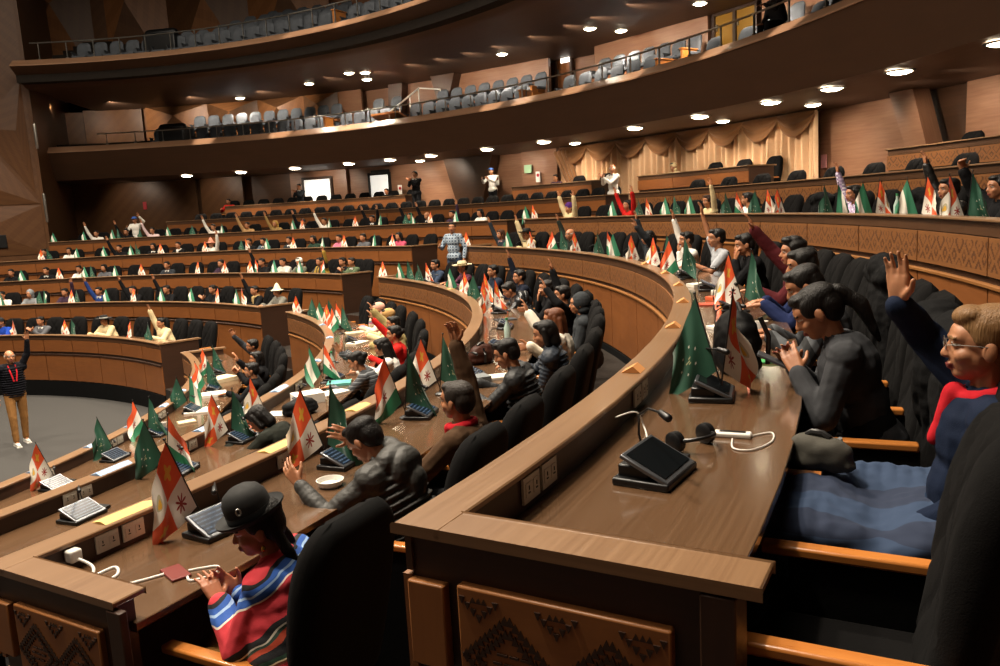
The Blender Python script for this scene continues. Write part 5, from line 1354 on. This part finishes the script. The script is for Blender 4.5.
# ---- fifth row of the near block
NB = [(571, 'person in purple hat and cream coat with one arm raised', dict(R='up', L='up_out', top=CT, tc=CRM, hat=('beanie', cloth('purple', '4d2a66')))),
      (630, 'black-haired person in bright red with both hands up', dict(R='up_out', L='up_out', top=SW, tc=cloth('bright_red', 'b3201c'), hair='bob')),
      (711, 'brown-haired woman in cream raising one long arm', dict(R='desk', L='up', top=SH, tc=CRM, hair='long', hc='2c1a10', fem=True)),
      (751, 'black-haired man in pale shirt looking aside', dict(R='desk', L='desk', top=SH, tc=WHT, yaw=-.8)),
      (858, 'woman in lilac and white patterned blouse with raised sleeve', dict(R='up', L='desk', top=SW, tc=plaid('lilac', 'b9a8c4', '5a3a78', 'e8e2ea', 22), hair='bob', fem=True)),
      (955, 'person in black leather jacket reaching a palm forward', dict(R='up_out', L='desk', top=JK, tc=puffer_mat('leather', '191817', rough=.35))),
      (1006, 'person in black coat with fist raised at the right edge', dict(R=(.2, .2, .36), L='desk', top=CT, tc=BLK, Rcurl=.9))]
for x, lab, kw in NB:
    a = bearing(x, Rk(1)+CHR-.05, floorz(1)+1.05, -31, 36); person(1, 0, lab, deg=a, vox=.009, seed=int(x) % 50, **kw)
# ---- far block, row by row: (column, label, make key, colour, extras)
def far(k, x, lab, key, tc=None, **kw):
    base = {'rest': dict(R='desk', L='desk', top=SU), 'restW': dict(R='desk', L='desk', top=SH), 'upR': dict(R='up_out', L='desk', top=SU), 'upL': dict(R='desk', L='up_out', top=SU),
            'upRW': dict(R='up_out', L='desk', top=SH), 'both': dict(R='up_out', L='up_out', top=SU), 'chin': dict(R='chin', L='desk', top=SU), 'hands': dict(R='clap', L='clap', top=SU),
            'longrest': dict(R='desk', L='desk', top=SU, hair='long', fem=True), 'longup': dict(R='up_out', L='desk', top=SU, hair='long', fem=True), 'baldrest': dict(R='desk', L='desk', top=SU, hair='bald', hc='8c8880')}[key.split('_')[0]].copy()
    base.update(kw); use = key if not kw or set(kw) <= {'hc'} else None
    sh = key.endswith('_w')
    if sh: base['shirt'] = SHIRTM
    person(k, x, lab+', '+rowname(k)+' across the aisle', block='far', key=use, vox=.0125, tc=tc or BLK, seed=1, **base)
BLUE, PNK, GRN, TAN, DPU = cloth('royal_blue', '1f3f9a'), cloth('pinkish', 'c9718a'), cloth('moss', '4a5640'), cloth('tan_coat', '8f7448'), cloth('dusky_purple', '3a2a3a')
far(-3, 2, 'person in blue jacket and dark cap at the left edge', 'rest', BLUE, hat=('cap', flat('dark_cap', '14161c', .8)))
far(-3, 42, 'man in grey jacket with joined hands before his face', 'hands_w', GRY)
far(-3, 106, 'person in cream clothes and black and white hat', 'rest', CRM, top=SHW, hat=('straw', flat('felt_black', '101010', .8), flat('hat_white', 'e8e4da', .8)))
far(-3, 163, 'person in cream poncho with hand raised over the head', 'upR', CRM, top=SHW, R='up')
far(-2, 3, 'person in pale shirt with raised palm at the left edge', 'upRW', WHT)
far(-2, 31, 'grey-hooded person bent over the desk', 'rest', cloth('grey_hood', '7a7d80'), hair='hooded')
far(-2, 66, 'person in dark purple with a black sleeve raised', 'upL', DPU)
far(-2, 100, 'person in blue jacket and white shirt raising a hand', 'upR_w', cloth('blue_jacket', '23386e'))
far(-2, 134, 'man in black suit with right arm flung up', 'upR_w')
far(-2, 168, 'dark-clad person with straight raised hand', 'upR')
far(-2, 214, 'person with hands folded at the mouth', 'hands')
far(-2, 256, 'person in black with tall raised hand and tan scarf', 'upR', BLK, scarf=cloth('tan_scarf', 'b59a6a'))
far(-2, 279, 'person in grey cloak and pale pointed hat', 'rest', cloth('cloak', '6c6a62'), top=SHW, hat=('cone', flat('pale_straw', 'd8d0b0', .8)))
far(-1, 12, 'dark-clad person close to the left edge', 'rest')
far(-1, 47, 'bearded man in black suit', 'rest_w')
far(-1, 80, 'man in white shirt with folded arms', 'restW', WHT)
far(-1, 105, 'person in grey cardigan', 'longrest', GRY)
far(-1, 168, 'person in pale top and black jacket', 'rest_w', cloth('slate', '2a2e33'))
far(-1, 222, 'person half hidden by a chequered flag', 'rest', DPU)
far(-1, 263, 'person in black raising a hand above the row', 'upR', BLK)
far(-1, 284, 'person in grey and white shawl', 'rest', cloth('pale_shawl', 'b8b4aa'), top=SHW)
far(-1, 300, 'person in white headscarf turned aside', 'rest', cloth('moss2', '5a5c50'), hat=('scarfhead', M['paper']), yaw=.5)
far(-1, 321, 'person in mustard and black shawl', 'upL', stripes('mustard', [('9a7a2a', 2), ('17161a', 2)], 0, 9), top=SHW)
far(-1, 344, 'dark-haired person in black near the aisle', 'rest')
far(-1, 353, 'man in grey-green jacket at the aisle end', 'hands_w', GRN)
far(0, 45, 'dark-haired person by the pink and green flags', 'rest', DPU)
far(0, 70, 'person in white shawl-like shirt with black hair', 'longrest', WHT)
far(0, 120, 'person in black reaching up a hand', 'upR')
far(0, 154, 'person in black blouse with white cuffs', 'longrest_w')
far(0, 179, 'person in pale grey scarf and black coat', 'rest', BLK, scarf=WHT)
far(0, 212, 'person in orange headwear and white shirt', 'upL', WHT, hat=('cone', flat('salmon', 'd08a72', .8)))
far(0, 250, 'dark-clad person leaning forward on the desk', 'rest')
far(0, 264, 'man in grey-blue jacket with face lifted', 'rest_w', cloth('greyblue', '4a5560'))
far(0, 290, 'person in black vest and pale shirt', 'rest_w', cloth('charcoal', '2c3034'))
far(0, 314, 'black-haired woman in dark green jacket', 'longrest', cloth('bottle', '26382e'))
far(0, 340, 'person in pink sweater', 'rest', PNK)
far(0, 364, 'person in grey sweater facing forward', 'rest', GRY)
far(0, 400, 'black-haired woman in rose jacket', 'longrest', cloth('rose', 'b04a62'))
far(1, 97, 'man in white shirt raising an arm', 'upRW', WHT)
far(1, 127, 'person in black with a pinkish raised hand', 'upR')
far(1, 153, 'person in white and rose shirt with raised arm', 'upRW', cloth('rosewhite', 'd9bfc0'))
far(1, 214, 'person in white blouse with long raised arm', 'upRW', WHT)
far(1, 248, 'person with orange collar and black raised sleeve', 'upR', cloth('sand', 'a8845a'))
far(1, 276, 'fair-haired woman in sand-coloured coat raising a black sleeve', 'longup', TAN, hc='a8803c')
far(1, 304, 'person in black raising a hand beside white papers', 'upR')
far(1, 325, 'person in white with a bare raised arm', 'upRW', WHT)
far(1, 373, 'man in black lifting both arms', 'both_w')
far(1, 411, 'person in teal scarf raising an arm', 'upR', BLK, scarf=cloth('teal_scarf', '5f9a90'))
far(1, 428, 'bald man in black jacket and white shirt', 'upR', BLK, hair='bald', hc='8c8880', shirt=SHIRTM)
far(1, 453, 'person in black with rosy blouse', 'upL', DPU)
far(1, 481, 'woman in white blouse with dark long hair', 'longrest', WHT)
far(3, 229, 'person in bright red jacket', 'rest', cloth('bright_red', 'b3201c'))
far(3, 387, 'dark seated figure in front of the lit doorway', 'rest')
# ---- standing people
def standing(p, rz, label, **kw):
    kw.setdefault('seat', False); kw.setdefault('lean', 0.0); r, i = figure(**kw); r.location = p; r.rotation_euler = (0, 0, rz); tag(r, label, 'person'); return r, i
SD = ((-.02, .05, -.46), V(-1, 0, 0))
d_ = 13.9; p = None
def spot(x, dist, z):                              # a standing place in a direction of the photograph
    t = math.radians; best = None
    X = (x-500)/F*dist; return V(X, dist, z)
man, mi = standing(spot(3, 13.45, 0), math.radians(-135), 'grey-haired man in black jacket and brown trousers standing on the carpet, hand raised', R='side', L=(.10, .16, .46), Ln=V(0, 1, 0), hair='bald', hc='9a958c', top=PU, tc=cloth('black_jacket', '15151a'), trousers=cloth('brown_trousers', '8a6238'), shoes=M['white'], h=1.0, vox=.008, stride=.1, seed=41)
m = MB(); nk = mi['neck']
for s in (1, -1): q = [nk+V(s*.055, .05, .01), nk+V(s*.05, .135, -.10), nk+V(s*.02, .155, -.26)]; m.tube(q, .012, 6)
m.build('lanyard', cloth('red_scarf', 'b5202a'), man, True)
def aisle_pt(x, y, z):                             # a place on a level floor seen at a pixel of the photograph
    c, s = math.cos(ROLL), math.sin(ROLL); X, Y = x-500, y-333; px, py = c*X-s*Y, s*X+c*Y
    d = V(px, F*math.cos(TH)-py*math.sin(TH), -F*math.sin(TH)-py*math.cos(TH)); return V(0, 0, ZC)+d*((z-ZC)/d.z)
standing(pol(Rk(0)-.17, bearing(453, Rk(0)-.17, floorz(0)+1.1, 33, 60), floorz(-1)+STEP/2), math.radians(150), 'man in blue and white checked shirt standing in the aisle', R=(.02, .25, -.2), L='side', top=SH, tc=plaid('bluecheck', '33465c', 'c9d2d8', '8294a6', 16), trousers=cloth('jeans', '3a4658'), h=1.0, vox=.009, seed=42, yaw=.4)
ta = bearing(416, Rk(3)+.2, floorz(3)+1.2)
standing(pol(Rk(3)+.2, ta, floorz(3)), facing(ta), 'man in black suit and white shirt standing at the back wall, hands joined', R='clap', L='clap', shirt=SHIRTM, top=SU, tc=BLK, h=1.0, vox=.01, seed=43)
ta = bearing(485, Rk(3)+.3, floorz(3)+1.0)
standing(pol(Rk(3)+.7, ta, floorz(3)), facing(ta), 'person in blue cap and white shirt standing by the dark slanted pier', R='desk', L='desk', top=SH, tc=WHT, hat=('cap', flat('cap_blue', '3a62b0', .6)), h=.95, vox=.0125, seed=44)
ta = bearing(137, Rk(2)+.9, floorz(2)+1.0)
standing(pol(Rk(1)+1.3, bearing(137, Rk(1)+1.3, capz(1)), floorz(1)), facing(ta), 'person in white shirt and blue cap standing beyond the fifth row', R='desk', L='up_low', top=SH, tc=WHT, hat=('cap', flat('cap_blue', '3a62b0', .6)), h=.95, vox=.0125, seed=45)
ta = bearing(295, Rk(3)+.6, floorz(3)+1.0)
standing(pol(Rk(3)+1.0, ta, floorz(3)), facing(ta), 'person in dark jacket standing left of the lit white door', R='clap', L='clap', top=SU, tc=cloth('slate', '2a2e33'), shirt=SHIRTM, h=.95, vox=.0125, seed=46)
ta = bearing(613, Rk(2)+1.0, floorz(2)+1.2, -30, 70)
standing(pol(Rk(2)+1.0, ta, floorz(2)), facing(ta), 'white-haired man in black vest and white sleeves standing before the curtain', R='clap', L='clap', top=SH, tc=WHT, hair='bald', hc='d8d4cc', h=1.0, vox=.01, seed=47, turn=0, yaw=.6, shirt=BLK)
ta = bearing(676, Rk(3)+1.0, floorz(3)+1.0, -30, 70); person(3, 0, 'pale-clothed person seated before the middle of the curtain', deg=ta, vox=.0125, top=SH, tc=CRM, hat=('scarfhead', CRM))
ta = bearing(558, Rk(3)+1.0, floorz(3)+1.0, -30, 70); person(3, 0, 'person in plum shawl seated at the left end of the curtain', deg=ta, vox=.0125, top=SHW, tc=DPU)
# on the lower balcony
ta = bearing(806, 20.6, LIP1+.8, -45, 60)
r, i_ = figure(vox=.0125, top=PU, tc=puffer_mat('dark', '15171c'), R='lap', L='desk', lean=.3, nod=.2); r.location = pol(20.0, ta, LIP1-.1); r.rotation_euler = (0, 0, facing(ta)); tag(r, 'person in dark quilted jacket seated on the balcony beside the bright fascia lamp', 'person')

# ================================================================ chairs for everyone, and the empty ones between
def fill(k, block, a0, a1, pitch=.57, snap=None):
    st = math.degrees(pitch/(Rk(k)+CHR)); occ = sorted(SEATED.get((k, block), [])); pts = []
    edges = [a0-st*.5] + occ + [a1+st*.5]
    if snap is not None:
        n = int((a1-snap)/st); grid = [snap+st*i for i in range(n+1)]
        pts = [g for g in grid if all(abs(g-o) > st*.72 for o in occ)]
    else:
        for p, q in zip(edges[:-1], edges[1:]):
            n = int((q-p)/st+.12)-1
            for i in range(n): pts.append(p+(q-p)*(i+1)/(n+1))
    allp = sorted([(a, 0) for a in pts]+[(a, 1) for a in occ]); last = None
    where = 'across the aisle' if block == 'far' else 'of the near block'
    for a, oc in allp:
        both = last is None or (a-last) > st*1.18
        lab = (f'black upholstered chair occupied by a delegate, {rowname(k)} {where}' if oc else f'empty black upholstered chair with wooden arms, {rowname(k)} {where}')
        ch = put_chair(k, a, both, lab, f"{'occupied' if oc else 'empty'} chairs, {rowname(k)} {where}"); last = a
        if k == 0 and block == 'near' and a < -27: globals()['NEAREST'] = ch
    return allp
fill(0, 'near', NEAR0+1.2, 32, snap=-27.65, pitch=.5525)
for k, a0, a1 in ((-1, NEAR0+1.2, 32), (-2, NEAR0+1.4, 31), (-3, NEAR0+1.6, 30), (1, -20, 33)): fill(k, 'near', a0, a1)
fill(2, 'near', -12, 29, pitch=.98)
SEATED[(3, 'near')] = []
for x0, x1 in ((545, 515), (745, 640)): fill(3, 'near', th(x0)+.6, th(x1)-.6) if False else None
def short_row(x0, x1, lab, occ=()):
    a0, a1 = th(x0), th(x1); st = math.degrees(.85/(Rk(3)+CHR)); n = int((a1-a0)/st)
    for i in range(n):
        a = a0+(a1-a0)*(i+.5)/n
        if all(abs(a-o) > st*.6 for o in occ): put_chair(3, a, True, f'black chair behind {lab}', f'chairs behind {lab}')
short_row(589, 513, 'the short top desk left of the curtain', [bearing(558, Rk(3)+1.0, floorz(3)+1.0, -30, 70)])
short_row(746, 639, 'the short top desk before the curtain', [bearing(676, Rk(3)+1.0, floorz(3)+1.0, -30, 70)])
short_row(1003, 890, 'the top desk at the right edge')
for k, a0, a1 in ((-3, 44, 82), (-2, 42.5, 88), (-1, 42.5, 92), (0, 43, 95), (1, 39, FARL[1]-1), (2, 35, FARL[2]-1), (3, bearing(403, Rk(3), capz(3)), FARL[3]-1)): fill(k, 'far', a0, a1)
# coats thrown over empty chairs
def draped(deg, w, h, label, seed, k=0):
    root_loc = pol(Rk(k)+CHR+.27, deg, floorz(k)); m = MB()
    m.cap((-w*.34, 0, 1.02*h), (w*.34, 0, 1.02*h), .09, .09, 14); m.ell((0, -.02, .82*h), (w*.50, .12, .28*h)); m.ell((0, .0, 1.06*h), (w*.3, .11, .09)); m.ell((w*.2, -.03, .7*h), (w*.25, .10, .25)); m.ell((-w*.2, -.03, .7*h), (w*.22, .10, .25))
    o = m.build('draped_coat', cloth('coat_black', '0b0b0c', .85, 200, .5), None); evaluate(o, .012, 2, .012, seed); o.location = root_loc; o.rotation_euler = (0, 0, facing(deg)); tag(o, label, 'coat')
draped(-15.9, .62, 1.09, 'bulky black coat draped over an empty chair behind the ponytailed woman', 3)
draped(-21.3, .44, 1.0, 'black hooded coat over a chair back, left of the raised hand in denim', 5)
draped(-23.6, .50, 1.04, 'rounded black coat over the chair between the raised hand and the woman in denim', 8)
draped(bearing(872, Rk(1)+CHR, floorz(1)+1, -30, 36)-2.0, .9, .98, 'dark coat spread over chair backs behind the green and orange flags', 11, 1)
draped(bearing(805, Rk(1)+CHR, floorz(1)+1, -30, 36), .6, 1.0, 'black coat over a fifth-row chair beside the slanting flag', 12, 1)
for q in kids(NEAREST):                                          # the nearest chair has its back set forward
    if q.name.split('.')[0] == 'backrest': q.location.y += .10
del NEAREST['group']; tag(NEAREST, 'empty black quilted chair nearest to the desk end, fourth row', 'chair')
bpy.data.scenes.remove(TMP)
# ================================================================ light, camera
def area(name, loc, size, energy, col=(1, .87, .70), target=None, sy=None):
    l = bpy.data.lights.new(name, 'AREA'); l.energy = energy; l.size = size; l.color = col
    if sy: l.shape = 'RECTANGLE'; l.size_y = sy
    o = bpy.data.objects.new(name, l); COL.objects.link(o); o.location = loc
    if target: o.rotation_euler = (Vector(target)-Vector(loc)).to_track_quat('-Z', 'Y').to_euler()
    return o
# ceiling floods of the chamber (the house lights above the frame)
for i, (x, y, e) in enumerate(((-3, 3, 260), (-1.5, 9, 260), (-4, 15, 300), (-9, 18, 300), (-10, 11, 260), (-14, 20, 260), (-16, 14, 200), (0.5, 14, 200), (-6, 6, 200))):
    l = bpy.data.lights.new('house_lamp', 'SPOT'); l.energy = e*12; l.color = (1, .87, .70); l.spot_size = math.radians(110); l.spot_blend = .6; l.shadow_soft_size = .25
    o = bpy.data.objects.new('house_lamp', l); COL.objects.link(o); o.location = (x, y, ZC+8.5)
area('bounce_fill', (-8, 12, ZC+10.6), 16, 2600)  # unseen soft fill, added to stand in for light bounced around the hall
area('bounce_fill', (-3, 3, ZC+10.6), 6, 500)  # second added fill, over the near desks
def spot(p, q, e, ang, r=.06, col=(1, .87, .70)):  # serves the fascia accents and the added fill below
    l = bpy.data.lights.new('accent_and_fill', 'SPOT'); l.energy = e; l.color = col; l.spot_size = math.radians(ang); l.spot_blend = .7; l.shadow_soft_size = r
    o = bpy.data.objects.new('accent_and_fill', l); COL.objects.link(o); o.location = p; o.rotation_euler = (Vector(q)-Vector(p)).to_track_quat('-Z', 'Y').to_euler()
for x in (204, 280, 352, 492, 524, 575, 633, 716, 788):
    t = bearing(x, 19.3, LIP1+.1, -60); spot(pol(17.9, t+.4, SOF2-.08), pol(19.3, t, LIP1+.1), 330, 24)
for x in (300, 330, 350, 405): 
    t = bearing(x, 16.6, LIP2+.1, -60); spot(pol(15.0, t, LIP2+4), pol(16.6, t, LIP2+.1), 700, 20)
for x in (580, 640, 700, 760, 810):  # spots without fixtures, added to brighten the curtain
    t = bearing(x, 21.9, ZC+1.2, -60); spot(pol(20.6, t, SOF1-.1), pol(22.4, t, ZC+.6), 170, 70)
for x in (70, 130, 215, 270, 322, 400, 440, 505, 540, 850, 930, 985):  # added wash, brightens the walls under the lower balcony
    t = bearing(x, 21.9, ZC+1.2, -60); spot(pol(20.9, t, SOF1-.1), pol(22.7, t, ZC+.7), 110 if x > 290 else 60, 90)
for x in (355, 400, 440, 470, 500, 530, 570, 610, 640, 680, 720, 770, 820):  # fill added over the balcony seats, has no fixtures
    t = bearing(x, 21.5, ZC+4.4); spot(pol(19.6, t, SOF2-.1), pol(21.8, t, LIP1+1.0), 190, 80)
for x in (60, 120, 200, 270):  # more added fill, lifts the left part of the balcony wall
    t = bearing(x, 21.5, ZC+4.4); spot(pol(20.6, t, SOF2-.1), pol(22.9, t, LIP1+1.0), 220, 90)
w = bpy.data.worlds.new('hall_air'); bpy.context.scene.world = w; w.use_nodes = True
w.node_tree.nodes['Background'].inputs[0].default_value = (1, .8, .6, 1); w.node_tree.nodes['Background'].inputs[1].default_value = .0
cd = bpy.data.cameras.new('camera'); cam = bpy.data.objects.new('camera', cd); COL.objects.link(cam)
cd.sensor_width = 36; cd.lens = 36*F/1000; cd.clip_start = .05
cam.matrix_world = Matrix.Translation((0, 0, ZC)) @ Matrix.Rotation(PI/2-TH, 4, 'X') @ Matrix.Rotation(-ROLL, 4, 'Z')
sc = bpy.context.scene; sc.camera = cam
sc.view_settings.view_transform = 'Standard'; sc.view_settings.look = 'None'; sc.view_settings.gamma = 1; sc.view_settings.exposure = .15
sc.view_settings.use_curve_mapping = False
